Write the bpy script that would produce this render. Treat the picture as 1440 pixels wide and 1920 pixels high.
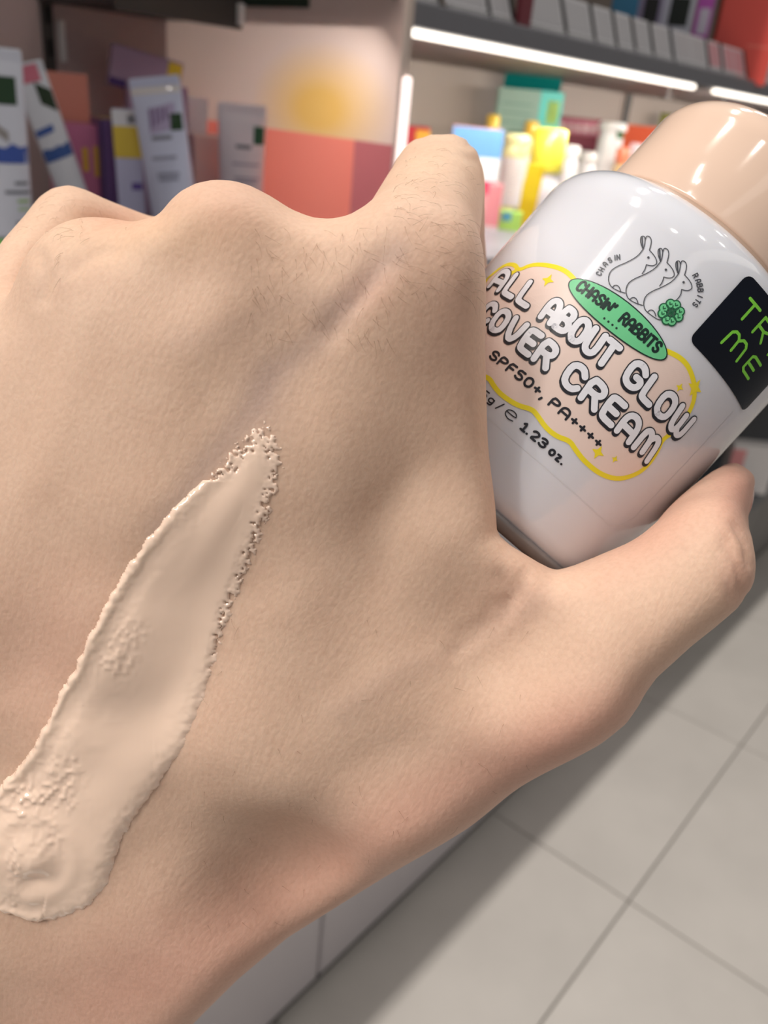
import bpy, bmesh, math, random
import numpy as np
from mathutils import Vector, Matrix
from mathutils.bvhtree import BVHTree

for _o in list(bpy.data.objects): bpy.data.objects.remove(_o)
SC = bpy.context.scene
COL = SC.collection
random.seed(7); RNG = np.random.default_rng(7)

# ---------------------------------------------------------------- camera
F = 1580.0                        # focal length in pixels of a 1440 x 1920 frame
EYE = np.array([0.0, 0.0, 1.28])
def _n(v):
    v = np.array(v, float); return v/np.linalg.norm(v)
_X = _n((1440, 630, -F)); _Y = np.array((-2166, 987, -F), float); _Y = _n(_Y-_X*(_Y@_X)); _Z = np.cross(_X, _Y)
M = np.array([_X, _Y, _Z])        # world = M @ camera ; x runs along the shelf, y into the shelf, z up
cam = bpy.data.cameras.new('camera'); camo = bpy.data.objects.new('camera', cam); COL.objects.link(camo)
cam.sensor_fit = 'VERTICAL'; cam.sensor_height = 36.0; cam.sensor_width = 27.0; cam.lens = 36.0*F/1920
cam.clip_start = 0.005; cam.clip_end = 60
mw = Matrix([list(M[i])+[EYE[i]] for i in range(3)]+[[0, 0, 0, 1]]); camo.matrix_world = mw
cam.dof.use_dof = True; cam.dof.focus_distance = 0.118; cam.dof.aperture_fstop = 25
SC.camera = camo

# ---------------------------------------------------------------- world, lights, exposure
w = bpy.data.worlds.new('store_ambient'); SC.world = w; w.use_nodes = True
w.node_tree.nodes['Background'].inputs[0].default_value = (1.0, 0.96, 0.92, 1)
w.node_tree.nodes['Background'].inputs[1].default_value = 0.21
def area(name, loc, size, energy, rot=(0, 0, 0), col=(1, .95, .88), shape='RECTANGLE'):
    L = bpy.data.lights.new(name, 'AREA'); L.shape = shape; L.size = size[0]; L.size_y = size[1]; L.energy = energy; L.color = col
    o = bpy.data.objects.new(name, L); COL.objects.link(o); o.location = loc; o.rotation_euler = rot; return o
for k_ in range(8): area('ceiling_light_over_shelf', (-2.9+k_*.95, 0.565, 3.0), (0.5, 0.045), 9.8)
area('ceiling_light_row_aisle', (0.2, -1.5, 3.0), (6.0, 0.5), 9)
area('left_fill_light', (-2.0, 1.5, 2.9), (0.3, 2.4), 74)  # unseen fill lamp, added to brighten the left side of the hand
for i, (x, y) in enumerate([(-.55, -.35), (.15, -.75), (.85, -.9), (-1.1, .4), (-.2, .55), (1.6, -.5)]):
    L = bpy.data.lights.new('ceiling_spot', 'POINT'); L.energy = 4; L.shadow_soft_size = 0.05; L.color = (1, .95, .88)
    o = bpy.data.objects.new('ceiling_spot', L); COL.objects.link(o); o.location = (x, y, 2.8)
SC.view_settings.view_transform = 'Standard'; SC.view_settings.look = 'None'
SC.view_settings.exposure = 0.0; SC.view_settings.gamma = 1.0; SC.view_settings.use_curve_mapping = False

# ---------------------------------------------------------------- helpers
def s2l(c): return tuple(((v/255)/12.92 if v/255 <= .04045 else ((v/255+.055)/1.055)**2.4) for v in c)
MATS = {}
def mat(name, rgb, rough=.5, var=.06, scale=40, metallic=0, coat=0, spec=.5, emis=0, trans=0, alpha=1, ior=1.45, sss=0):
    if name in MATS: return MATS[name]
    m = bpy.data.materials.new(name); m.use_nodes = True; nt = m.node_tree; b = nt.nodes['Principled BSDF']
    c = s2l(rgb)
    tc = nt.nodes.new('ShaderNodeTexCoord'); nz = nt.nodes.new('ShaderNodeTexNoise'); nz.inputs['Scale'].default_value = scale
    nz.inputs['Detail'].default_value = 4
    nt.links.new(tc.outputs['Object'], nz.inputs['Vector'])
    mx = nt.nodes.new('ShaderNodeMix'); mx.data_type = 'RGBA'
    mx.inputs[6].default_value = tuple(v*(1-var) for v in c)+(1,); mx.inputs[7].default_value = tuple(min(1, v*(1+var)) for v in c)+(1,)
    nt.links.new(nz.outputs['Fac'], mx.inputs[0]); nt.links.new(mx.outputs[2], b.inputs['Base Color'])
    b.inputs['Roughness'].default_value = rough; b.inputs['Metallic'].default_value = metallic
    b.inputs['Coat Weight'].default_value = coat; b.inputs['Coat Roughness'].default_value = .05
    b.inputs['Specular IOR Level'].default_value = spec; b.inputs['IOR'].default_value = ior
    b.inputs['Transmission Weight'].default_value = trans; b.inputs['Alpha'].default_value = alpha
    if sss: b.inputs['Subsurface Weight'].default_value = sss; b.inputs['Subsurface Radius'].default_value = (.004, .003, .002); b.inputs['Subsurface Scale'].default_value = 1
    if emis:
        b.inputs['Emission Color'].default_value = c+(1,); b.inputs['Emission Strength'].default_value = emis
    MATS[name] = m; return m
def link_mesh(name, me, m, parent=None, smooth=False):
    o = bpy.data.objects.new(name, me); COL.objects.link(o)
    if m is not None and not me.materials: me.materials.append(m)
    if smooth: me.polygons.foreach_set('use_smooth', [True]*len(me.polygons))
    if parent is not None: o.parent = parent
    return o
def mk(name, V, Fc, m, parent=None, smooth=False):
    me = bpy.data.meshes.new(name); me.from_pydata([tuple(map(float, v)) for v in V], [], [tuple(int(i) for i in f) for f in Fc]); me.update()
    return link_mesh(name, me, m, parent, smooth)
def tag(o, label, cat=None, group=None, kind=None):
    o['label'] = label
    if cat: o['category'] = cat
    if group: o['group'] = group
    if kind: o['kind'] = kind
    return o
def struct(o, label=None):
    o['kind'] = 'structure'
    if label: o['label'] = label
    return o
def empty(name, loc, rot=(0, 0, 0)):
    o = bpy.data.objects.new(name, None); COL.objects.link(o); o.location = loc; o.rotation_euler = rot
    o.empty_display_size = .02; return o
def boxmesh(x0, x1, y0, y1, z0, z1, bev=0.0):
    bm = bmesh.new(); bmesh.ops.create_cube(bm, size=1)
    for v in bm.verts: v.co = Vector(((x0+x1)/2+v.co.x*(x1-x0), (y0+y1)/2+v.co.y*(y1-y0), (z0+z1)/2+v.co.z*(z1-z0)))
    if bev: bmesh.ops.bevel(bm, geom=bm.edges[:], offset=bev, segments=2, affect='EDGES', profile=.5)
    me = bpy.data.meshes.new('box'); bm.to_mesh(me); bm.free(); return me
def box(name, x0, x1, y0, y1, z0, z1, m, parent=None, bev=0.0):
    me = boxmesh(x0, x1, y0, y1, z0, z1, bev); me.name = name; return link_mesh(name, me, m, parent)
def lathe(name, prof, m, parent=None, seg=64, smooth=True):
    V = []; Fc = []
    for r, z in prof:
        for k in range(seg):
            a = 2*math.pi*k/seg; V.append((r*math.sin(a), -r*math.cos(a), z))
    for i in range(len(prof)-1):
        for k in range(seg):
            k2 = (k+1) % seg; Fc.append((i*seg+k, i*seg+k2, (i+1)*seg+k2, (i+1)*seg+k))
    Fc.append(tuple(range(seg))[::-1]); Fc.append(tuple((len(prof)-1)*seg+k for k in range(seg)))
    return mk(name, V, Fc, m, parent, smooth)
def ray(x, y): return M@np.array([x-720, 960-y, -F], float)
def yp(x, y, Y): r = ray(x, y); return r*(Y/r[1])+EYE       # point of the plane y = Y seen at a pixel
def xp(x, y, X): r = ray(x, y); return r*(X/r[0])+EYE
def PX(x, y, d): return np.array([(x-720)/F*d, (960-y)/F*d, d], float)   # camera space in mm, depth positive
def c2w(P): P = np.asarray(P, float); return (P*np.array([1, 1, -1])/1000)@M.T+EYE

# ================================================================= SETTING
DECK = 1.14; FRONT = .575; BACK = .935; XPART = .695; SHELF = 1.34
m_tile = mat('floor_tile_grey', (203, 197, 191), .42, .16, 5, spec=.4)
m_grout = mat('grout_grey', (140, 136, 130), .9)
m_cab = mat('cabinet_lavender_white', (196, 190, 194), .35, .02)
m_dark = mat('dark_plinth', (52, 50, 50), .6)
m_back = mat('taupe_back_panel', (158, 144, 134), .55, .03, 12)
m_backl = mat('grey_brown_back_panel', (190, 170, 168), .6, .03, 12)
m_grey = mat('grey_metal_shelf', (112, 112, 118), .45, .03)
m_dgrey = mat('dark_grey_metal_shelf', (62, 58, 56), .5, .03)
m_led = mat('led_strip_glow', (255, 246, 232), .4, 0, emis=2.6)

fl = struct(box('floor', -1.2, 5.2, -1.6, 1.2, -.05, -.006, m_grout), 'pale grey square floor tiles with thin grout joints')
tile_me = boxmesh(-.2985, .2985, -.2985, .2985, -.012, 0, .0015); tile_me.materials.append(m_tile)
for i in range(-3, 7):
    for j in range(-3, 2):
        o = bpy.data.objects.new('tile', tile_me); COL.objects.link(o); o.parent = fl
        o.location = (1.189+.3+i*.6, .269+.3+j*.6, random.uniform(-.0004, .0004)); o.rotation_euler = (0, 0, random.choice([0, 1, 2, 3])*math.pi/2)
wb = struct(box('wall_back', -.3, XPART, BACK, BACK+.03, 0, 1.85, m_backl), 'dim grey-brown back panel of the left shelf bay')
for px in (88,):      # slotted upright
    p = yp(px, 60, BACK); u = box('slotted_upright', p[0]-.006, p[0]+.006, BACK-.004, BACK, DECK, 1.8, m_dgrey, wb)
    for k in range(9): box('slot', p[0]-.0025, p[0]+.0025, BACK-.0052, BACK-.0035, 1.2+k*.03, 1.216+k*.03, mat('slot_black', (18, 16, 15), .8), u)
    box('white_clip', p[0]+.012, p[0]+.018, BACK-.006, BACK, 1.286, 1.325, mat('white_plastic', (225, 222, 220), .4), wb)
wr = struct(box('wall_right', XPART+.012, 4.4, BACK, BACK+.03, 0, 1.85, m_back), 'taupe back panel of the lit right shelf bays')
for px in (1175,):
    p = yp(px, 200, BACK); box('slotted_upright', p[0]-.012, p[0]+.012, BACK-.004, BACK, DECK, 1.8, m_dgrey, wr)
for X in (1.55, 1.62, 1.9): box('panel_joint', X-.002, X+.002, BACK-.001, BACK+.001, DECK, 1.34, mat('panel_joint_brown', (120, 108, 100), .7), wr)

# plinth cabinets below the deck
for i in range(4):
    x0 = .667+(i-2)*.6; nm = ['leftmost white base cabinet under the shelf, mostly hidden by the forearm', 'white base cabinet left of the visible panel joint', 'white base cabinet right of the visible panel joint', 'white base cabinet farther along the aisle, hidden behind the thumb'][i]
    e = empty('base_cabinet', (x0, .56, 0)); tag(e, nm, 'cabinet', 'white base cabinets')
    box('body', .001, .599, .012, .37, .03, DECK-.03, m_cab, e); box('door', .003, .597, 0, .012, .035, DECK-.035, m_cab, e, .002)
    box('plinth', 0, .6, .012, .36, 0, .03, m_dark, e)
e = empty('base_cabinet', (1.867, .56, 0)); tag(e, 'dark grey base cabinet at the far right end of the row', 'cabinet')
m_gc = mat('cabinet_grey', (122, 120, 118), .5)
box('body', .001, 2.3, .012, .37, .03, .29, m_gc, e); box('plinth', 0, 2.3, .012, .36, 0, .03, m_dark, e)
for k in range(3): box('door', .003+k*.76, .757+k*.76, 0, .012, .035, .285, m_gc, e, .002)
box('shelf_board', .003, 2.3, -.004, .37, .29, .33, mat('slate_board', (92, 96, 102), .5), e)
# deck, partition, shelves
dk = struct(box('trim_1', -.5, 4.4, .50, BACK, DECK-.03, DECK, mat('deck_pale', (150, 148, 154), .4)), 'pale shelf deck carrying the products')
m_part = mat('partition_peach', (222, 192, 172), .22, .02, 8, coat=.3)
part = empty('partition_panel', (XPART, FRONT, DECK)); tag(part, 'frosted peach acrylic bay divider glowing yellow and coral', 'divider')
def part_mat():     # frosted acrylic lit from the next bay; blurred coral and yellow show-through painted in
    m = bpy.data.materials.new('frosted_acrylic_painted_view'); m.use_nodes = True; nt = m.node_tree; N = nt.nodes.new; lk = nt.links.new
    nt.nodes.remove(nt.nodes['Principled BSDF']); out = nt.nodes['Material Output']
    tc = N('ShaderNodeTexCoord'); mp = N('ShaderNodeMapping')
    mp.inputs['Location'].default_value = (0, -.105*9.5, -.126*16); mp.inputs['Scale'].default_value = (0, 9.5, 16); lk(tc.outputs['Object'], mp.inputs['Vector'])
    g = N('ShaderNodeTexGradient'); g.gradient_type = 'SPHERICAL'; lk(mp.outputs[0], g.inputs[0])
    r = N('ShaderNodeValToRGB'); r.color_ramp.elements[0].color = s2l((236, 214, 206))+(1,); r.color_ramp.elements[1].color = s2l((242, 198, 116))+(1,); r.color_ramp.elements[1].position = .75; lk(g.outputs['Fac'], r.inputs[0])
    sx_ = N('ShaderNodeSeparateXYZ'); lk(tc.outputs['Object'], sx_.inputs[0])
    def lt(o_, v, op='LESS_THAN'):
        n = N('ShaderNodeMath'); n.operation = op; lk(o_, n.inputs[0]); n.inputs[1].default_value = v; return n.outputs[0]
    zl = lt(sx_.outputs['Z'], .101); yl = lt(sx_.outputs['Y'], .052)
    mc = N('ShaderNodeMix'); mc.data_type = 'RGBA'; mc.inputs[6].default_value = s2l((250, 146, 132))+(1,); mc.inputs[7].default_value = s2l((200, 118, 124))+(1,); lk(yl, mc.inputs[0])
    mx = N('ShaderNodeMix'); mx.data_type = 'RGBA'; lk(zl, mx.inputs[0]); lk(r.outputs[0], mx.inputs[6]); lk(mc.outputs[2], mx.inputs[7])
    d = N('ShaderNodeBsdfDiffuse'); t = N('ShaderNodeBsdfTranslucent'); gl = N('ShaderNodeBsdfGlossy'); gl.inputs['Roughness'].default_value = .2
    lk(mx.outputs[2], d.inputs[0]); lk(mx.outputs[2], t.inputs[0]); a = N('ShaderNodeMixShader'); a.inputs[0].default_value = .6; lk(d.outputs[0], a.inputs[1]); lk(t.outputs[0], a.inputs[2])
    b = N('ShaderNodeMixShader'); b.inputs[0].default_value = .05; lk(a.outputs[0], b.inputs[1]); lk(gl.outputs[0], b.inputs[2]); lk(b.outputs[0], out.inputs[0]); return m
def clear_mat():
    m = bpy.data.materials.new('clear_acrylic'); m.use_nodes = True; nt = m.node_tree; nt.nodes.remove(nt.nodes['Principled BSDF']); t = nt.nodes.new('ShaderNodeBsdfTransparent'); t.inputs[0].default_value = (.95, .94, .93, 1)
    g = nt.nodes.new('ShaderNodeBsdfGlossy'); g.inputs['Roughness'].default_value = .1; x = nt.nodes.new('ShaderNodeMixShader'); x.inputs[0].default_value = .06
    nt.links.new(t.outputs[0], x.inputs[1]); nt.links.new(g.outputs[0], x.inputs[2]); nt.links.new(x.outputs[0], nt.nodes['Material Output'].inputs[0]); return m
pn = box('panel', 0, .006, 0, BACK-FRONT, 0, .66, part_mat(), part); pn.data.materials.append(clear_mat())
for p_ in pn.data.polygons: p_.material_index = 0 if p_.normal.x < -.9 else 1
box('front_edge_trim', -.001, .008, -.004, .0, 0, .66, mat('edge_trim_beige', (205, 188, 178), .35), part)
_p = xp(455, 8, XPART)
box('dark_green_tag', -.003, 0, .125, .255, .216, .232, mat('deep_green', (28, 44, 30), .5), part)

# left bay: short dark shelf overhead ; right bays: LED shelf
e = empty('upper_shelf', (.535, .80, SHELF)); tag(e, 'short dark brown shelf overhead in the left bay', 'shelf')
box('board', 0, .155, 0, BACK-.80, 0, .02, m_dgrey, e); box('front_lip', 0, .155, -.004, 0, -.006, .03, m_dgrey, e)
box('end_clip', .148, .156, -.008, -.001, -.002, .018, mat('white_plastic', (225, 222, 220), .4), e)
e = empty('upper_shelf', (XPART+.012, FRONT, SHELF)); tag(e, 'long grey metal shelf with white light strips under its front edge', 'shelf')
XL = 2.6
box('board', 0, XL, .012, BACK-FRONT, 0, .02, mat('shelf_underside', (120, 108, 102), .55), e)
box('front_lip', 0, XL, 0, .012, .004, .026, m_grey, e, .002)
for (a, b) in ((.004, .70), (.79, 1.9)):
    box('light_strip', a, b, .001, .011, -.0035, .0032, m_led, e, .002)
    ll = area('shelf_strip_lamp', ((a+b)/2+XPART+.012+.01, FRONT+.016, SHELF-.004), (b-a-.03, .008), 2.7*(b-a), (math.radians(40), 0, 0), (1, .94, .86))
vl = box('tube_light', XPART-.0035, XPART+.0035, FRONT-.014, FRONT-.005, DECK, 1.302, mat('soft_tube_glow', (255, 236, 230), .4, 0, emis=1.3), None, .003); tag(vl, 'short upright white light tube beside the peach divider', 'light')
for k, px in enumerate((1257, 1362)):
    p = yp(px, 165, FRONT+.006); e2 = empty('clear_hook', (p[0], FRONT+.006, SHELF-.0006)); tag(e2, ['clear plastic hook under the end of the long light strip', 'clear plastic hook just above the peach bottle cap'][k], 'hook')
    mc = mat('clear_plastic', (235, 235, 235), .1, 0, trans=.8)
    box('stem', -.004, .004, -.001, .001, -.02, 0, mc, e2, .0004); box('curl', -.004, .004, -.012, -.001, -.02, -.018, mc, e2, .0004)
tp = struct(box('trim_2', -.5, 4.4, FRONT+.0, BACK, 1.80, 1.85, m_grey), 'grey header board across the shelf top')

# ================================================================= HAND (smooth signed-distance body)
SIL = [(-110, 610), (-40, 520), (0, 448), (40, 400), (70, 365), (95, 347), (130, 338), (165, 347), (220, 370), (270, 390), (290, 396), (300, 388), (315, 370), (335, 352), (365, 337), (400, 330), (440, 332), (470, 340), (510, 358), (550, 380), (590, 395), (620, 398), (650, 392), (672, 375), (690, 345), (710, 310), (730, 285), (750, 265), (775, 248), (810, 240), (850, 241), (880, 255), (900, 285), (910, 320), (915, 350), (917, 400), (917, 450), (915, 494), (917, 662), (922, 775), (928, 925), (932, 1000), (956, 1022), (1012, 1056), (1039, 1069), (1057, 1066), (1080, 1058), (1110, 1041), (1162, 1004), (1219, 962), (1256, 932), (1294, 902), (1331, 876), (1354, 865), (1384, 864), (1403, 877), (1415, 888), (1418, 902), (1414, 922), (1408, 947), (1403, 967), (1405, 990), (1412, 1010), (1417, 1040), (1418, 1063), (1415, 1088), (1407, 1108), (1382, 1142), (1340, 1179), (1298, 1212), (1265, 1242), (1232, 1271), (1211, 1300), (1198, 1325), (1176, 1358), (1127, 1399), (1066, 1437), (989, 1483), (936, 1518), (829, 1583), (722, 1644), (630, 1701), (539, 1758), (447, 1835), (378, 1903), (300, 1985), (150, 2200), (-60, 2600), (-160, 2900), (-900, 2900), (-700, 2400), (-420, 1800), (-330, 1500), (-290, 1200), (-240, 900), (-180, 720)]
def poly_sd(P, poly):
    poly = np.array(poly, float); d2 = np.full(len(P), 1e18); ins = np.zeros(len(P), bool); n = len(poly)
    for i in range(n):
        a = poly[i]; b = poly[(i+1) % n]; e = b-a; wv = P-a
        t = np.clip((wv@e)/(e@e), 0, 1); q = wv-t[:, None]*e; d2 = np.minimum(d2, (q*q).sum(1))
        c = ((a[1] <= P[:, 1]) != (b[1] <= P[:, 1])); xs = a[0]+(P[:, 1]-a[1])*e[0]/(e[1] if e[1] else 1e-9); ins ^= c & (P[:, 0] < xs)
    d = np.sqrt(d2); return np.where(ins, -d, d)
GX0, GY0, GS = -960, 180, 6
gx = np.arange(GX0, 1600, GS); gy = np.arange(GY0, 2960, GS)
_gg = np.stack(np.meshgrid(gx, gy), -1).reshape(-1, 2).astype(float)
SDG = poly_sd(_gg, SIL).reshape(len(gy), len(gx))
def sil_sd(P):    # camera-space points -> signed distance in mm from the traced outline
    px = (720+P[:, 0]/P[:, 2]*F-GX0)/GS; py = (960-P[:, 1]/P[:, 2]*F-GY0)/GS
    px = np.clip(px, 0, len(gx)-1.001); py = np.clip(py, 0, len(gy)-1.001); i = px.astype(int); j = py.astype(int); a = px-i; b = py-j
    v = SDG[j, i]*(1-a)*(1-b)+SDG[j, i+1]*a*(1-b)+SDG[j+1, i]*(1-a)*b+SDG[j+1, i+1]*a*b
    return v/F*P[:, 2]
def cap(P, A, B):
    a = PX(*A[:3]); b = PX(*B[:3]); e = b-a; wv = P-a; t = np.clip((wv@e)/(e@e), 0, 1)
    q = wv-t[:, None]*e; return np.sqrt((q*q).sum(1))-(A[3]+(B[3]-A[3])*t)
def smin(a, b, k):
    h = np.maximum(k-np.abs(a-b), 0)/k; return np.minimum(a, b)-h*h*k*.25
def smax(a, b, k): return -smin(-a, -b, k)
# (px, py, depth mm, radius mm)
def DEP(x, y): return float(np.interp(y, [300, 560, 1000, 1400, 1700, 2100, 2500], [0, 0, 4, 10, 21, 44, 66])*np.interp(x, [700, 1150], [1, .35])+np.interp(x, [330, 900], [0, 6.5])*np.interp(y, [480, 750, 1100, 1400], [0, 1, 1, .3]))
BODY = [
    ((430, 1330, 117, 12), (748, 540, 116, 10.5)), ((180, 1300, 118, 12), (418, 470, 116, 10.5)),
    ((-20, 1280, 120, 12), (190, 560, 120, 10)), ((-180, 1280, 125, 11.5), (-70, 660, 128, 9.5)),
    ((60, 1500, 121, 15), (260, 1460, 120, 15)), ((420, 1640, 121, 18), (130, 2300, 119, 24)), ((300, 1650, 121, 18), (60, 2500, 119, 22)), ((100, 1650, 122, 18), (-120, 2450, 119, 23)), ((-60, 1650, 122, 17), (-330, 2450, 121, 22)),
    ((300, 1560, 121, 14), (640, 1480, 119, 13)), ((640, 1480, 119, 13), (1080, 1270, 118, 11.6)),
    ((600, 1150, 117.5, 11.5), (820, 1050, 117.5, 10)), ((810, 560, 118, 9.5), (825, 950, 116, 9)), ((560, 1350, 117, 13), (900, 1180, 117, 11)),
    ((760, 1530, 115, 13), (470, 1740, 117, 16)), ((860, 1000, 117, 9), (1040, 1180, 118, 10)), ((960, 1110, 117, 8), (1080, 1150, 119, 9)),
    ((300, 1100, 120, 12), (560, 800, 118, 11)), ((560, 800, 118, 11), (590, 570, 118, 10)), ((460, 560, 117.5, 9.5), (690, 600, 118, 9.5)), ((400, 620, 117, 10.3), (400, 900, 117.5, 11.5)), ((250, 640, 119, 10), (300, 900, 119, 11)), ((60, 1050, 122, 12), (300, 700, 121, 11)), ((-120, 1000, 126, 12), (60, 720, 124, 10)),
    ((100, 1350, 130, 14), (200, 900, 132, 12)), ((-80, 1350, 132, 14), (0, 800, 134, 12)),
]
BODY = [tuple((x, y, d+DEP(x, y), r) for x, y, d, r in ab) for ab in BODY]
FING = [
    [((750, 540, 117, 10.6), (832, 336, 150, 9.2)), ((832, 336, 150, 9.2), (850, 480, 170, 8)), ((850, 480, 170, 8), (945, 600, 188, 7))],
    [((418, 470, 116, 10.3), (500, 500, 156, 9)), ((500, 500, 156, 9), (720, 640, 182, 8)), ((720, 640, 182, 8), (900, 740, 190, 7))],
    [((190, 560, 120, 9.8), (330, 640, 157, 8.5)), ((330, 640, 157, 8.5), (560, 760, 182, 8)), ((560, 760, 182, 8), (760, 860, 192, 7))],
    [((-70, 660, 128, 9.2), (128, 424, 150, 8)), ((128, 424, 150, 8), (310, 480, 164, 7.5)), ((310, 480, 164, 7.5), (470, 620, 184, 6.5))],
    [((1070, 1265, 121, 11.6), (1325, 1072, 122, 10)), ((1325, 1072, 121, 10), (1345, 955, 138, 8.6)), ((1345, 955, 138, 8.6), (1372, 918, 143, 7.2))],
]
FK = [6, 4, 4, 3, 7]
# raised veins and tendons on the back of the hand (px, py, depth of centre, radius)
VEIN = [((735, 480, 106.5, 1.5), (640, 580, 105.6, 1.7)), ((640, 580, 105.6, 1.7), (500, 720, 106.2, 1.6)), ((500, 720, 106.2, 1.6), (390, 880, 106.6, 1.3))]
C_B = np.array([42.006, 30.990, 147.705]); A_B = np.array([.65612, .74861, -.09531])   # bottle axis, depth positive
def bottle_sd(P):
    wv = P-C_B; h = wv@A_B; q = wv-h[:, None]*A_B; r = np.sqrt((q*q).sum(1)); dx = r-26.25; dy = np.maximum(-39.8-h, h-14)
    return np.minimum(np.maximum(dx, dy), 0)+np.sqrt(np.maximum(dx, 0)**2+np.maximum(dy, 0)**2)-.4
def dent(P, c, r): a = PX(c[0], c[1], c[2]+DEP(c[0], c[1])); return np.sqrt(((P-a)**2).sum(1))-r
def hand_sd(P):
    d = None
    for a, b in BODY:
        v = cap(P, a, b); d = v if d is None else smin(d, v, 9)
    for ch, k in zip(FING, FK):
        f = None
        for a, b in ch:
            v = cap(P, a, b); f = v if f is None else smin(f, v, 2.5)
        d = smin(d, f, k)
    for c, r, k in (((550, 1690, 98.0), 8.5, 12), ((610, 400, 96), 6, 8), ((300, 500, 98.5), 5, 7), ((930, 1230, 97.2), 9, 9)):
        d = smax(d, -dent(P, c, r), k)
    d = smax(d, sil_sd(P), 5)
    d = smax(d, -bottle_sd(P), 2)
    return d
def surface_nets(sd, lo, hi, h):
    lo = np.array(lo, float); n = np.ceil((np.array(hi)-lo)/h/2).astype(int)*2
    def pts(idx): return lo+idx*h
    nc = n//2+1; ci = np.stack(np.meshgrid(*[np.arange(k) for k in nc], indexing='ij'), -1).reshape(-1, 3)
    vc = np.concatenate([sd(pts(c*2)) for c in np.array_split(ci, 12)]).reshape(nc)
    vol = np.repeat(np.repeat(np.repeat(vc, 2, 0), 2, 1), 2, 2)
    band = np.argwhere(np.abs(vol) < 3.2*h+1.0)
    vol[tuple(band.T)] = np.concatenate([sd(pts(c)) for c in np.array_split(band, 12)])
    s = vol < 0
    N = np.array(vol.shape)
    acc = np.zeros(tuple(N-1)+(3,)); cnt = np.zeros(tuple(N-1))
    corners = [(i, j, k) for i in (0, 1) for j in (0, 1) for k in (0, 1)]
    sl = lambda c: vol[c[0]:N[0]-1+c[0], c[1]:N[1]-1+c[1], c[2]:N[2]-1+c[2]]
    for c in corners:
        for ax in range(3):
            if c[ax]: continue
            c2 = list(c); c2[ax] = 1; a = sl(c); b = sl(c2); cr = (a < 0) != (b < 0)
            t = np.where(cr, a/np.where(cr, a-b, 1), 0)
            for q in range(3): acc[..., q] += np.where(cr, (t if q == ax else c[q]), 0)
            cnt += cr
    act = cnt > 0; ids = -np.ones(act.shape, int); ids[act] = np.arange(act.sum())
    cell = np.argwhere(act); V = lo+(cell+acc[act]/cnt[act][:, None])*h
    faces = []
    for ax in range(3):
        o1, o2 = [(1, 2), (2, 0), (0, 1)][ax]
        A = s.take(range(N[ax]-1), ax); B = s.take(range(1, N[ax]), ax)
        e = np.argwhere(A != B); e = e[(e[:, o1] > 0) & (e[:, o2] > 0) & (e[:, o1] < N[o1]-1) & (e[:, o2] < N[o2]-1)]
        flip = A[tuple(e.T)]
        def g(d1, d2):
            q = e.copy(); q[:, o1] -= d1; q[:, o2] -= d2; return ids[tuple(q.T)]
        f = np.stack([g(1, 1), g(0, 1), g(0, 0), g(1, 0)], 1); f[~flip] = f[~flip][:, ::-1]; faces.append(f)
    return V, np.concatenate(faces)
def grad(sd, P, e=.15):
    g = np.stack([sd(P+np.eye(3)[k]*e)-sd(P-np.eye(3)[k]*e) for k in range(3)], 1)/(2*e); return g
HV, HF = surface_nets(hand_sd, (-78, -150, 92), (78, 64, 206), .85)
for _ in range(2):
    g = grad(hand_sd, HV); v = hand_sd(HV); HV = HV-g*(v/np.maximum((g*g).sum(1), .3))[:, None]*.9
HN = grad(hand_sd, HV); HN /= np.maximum(np.linalg.norm(HN, axis=1), 1e-6)[:, None]
HPX = np.stack([720+HV[:, 0]/HV[:, 2]*F, 960-HV[:, 1]/HV[:, 2]*F], 1)
front = (HN[:, 2] < .1) & (HV[:, 2] < 160)
def seg_d(P, pts):
    d = np.full(len(P), 1e9)
    for a, b in zip(pts[:-1], pts[1:]):
        a = np.array(a, float); b = np.array(b, float); e = b-a; wv = P-a; t = np.clip((wv@e)/(e@e), 0, 1); d = np.minimum(d, np.linalg.norm(wv-t[:, None]*e, axis=1))
    return d
VEINS = [[(745, 470), (690, 520), (640, 575), (590, 640), (510, 700), (480, 760), (390, 870), (300, 1000)], [(640, 575), (560, 560), (430, 620), (330, 640)], [(420, 420), (380, 600), (320, 800)], [(1000, 1130), (860, 1220), (740, 1260), (640, 1330)], [(170, 520), (130, 700), (80, 900)]]
disp = np.zeros(len(HV))
for vv, amp, wd in ((VEINS[0], -.12, 30), (VEINS[2], .12, 45), (VEINS[3], .22, 28), (VEINS[4], .2, 40)):
    disp += np.where(front, amp*np.exp(-(seg_d(HPX, vv)/wd)**2), 0)
CREASE = [([(712, 490), (668, 550), (622, 620)], .42, 17), ([(700, 520), (665, 575)], .25, 7), ([(1360, 1010), (1372, 1040), (1388, 1075), (1392, 1110)], .45, 6), ([(1345, 1030), (1362, 1075), (1372, 1120)], .3, 6), ([(1378, 985), (1398, 1020), (1404, 1060)], .3, 5),
          ([(940, 1080), (960, 1110), (950, 1150), (900, 1190), (850, 1225)], .4, 9), ([(930, 1130), (905, 1165), (860, 1190)], .3, 8), ([(985, 1075), (975, 1110), (950, 1140)], .3, 7),
          ([(790, 262), (830, 256), (880, 270)], .3, 6), ([(780, 290), (830, 282), (890, 300)], .2, 6), ([(75, 480), (85, 520), (80, 560)], .35, 9), ([(140, 505), (175, 480), (215, 470)], .25, 9)]
for pl, amp, wd in CREASE: disp -= np.where(front, 1.35*amp*np.exp(-(seg_d(HPX, pl)/(wd*1.5))**2), 0)
HV = HV+HN*disp[:, None]
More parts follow.
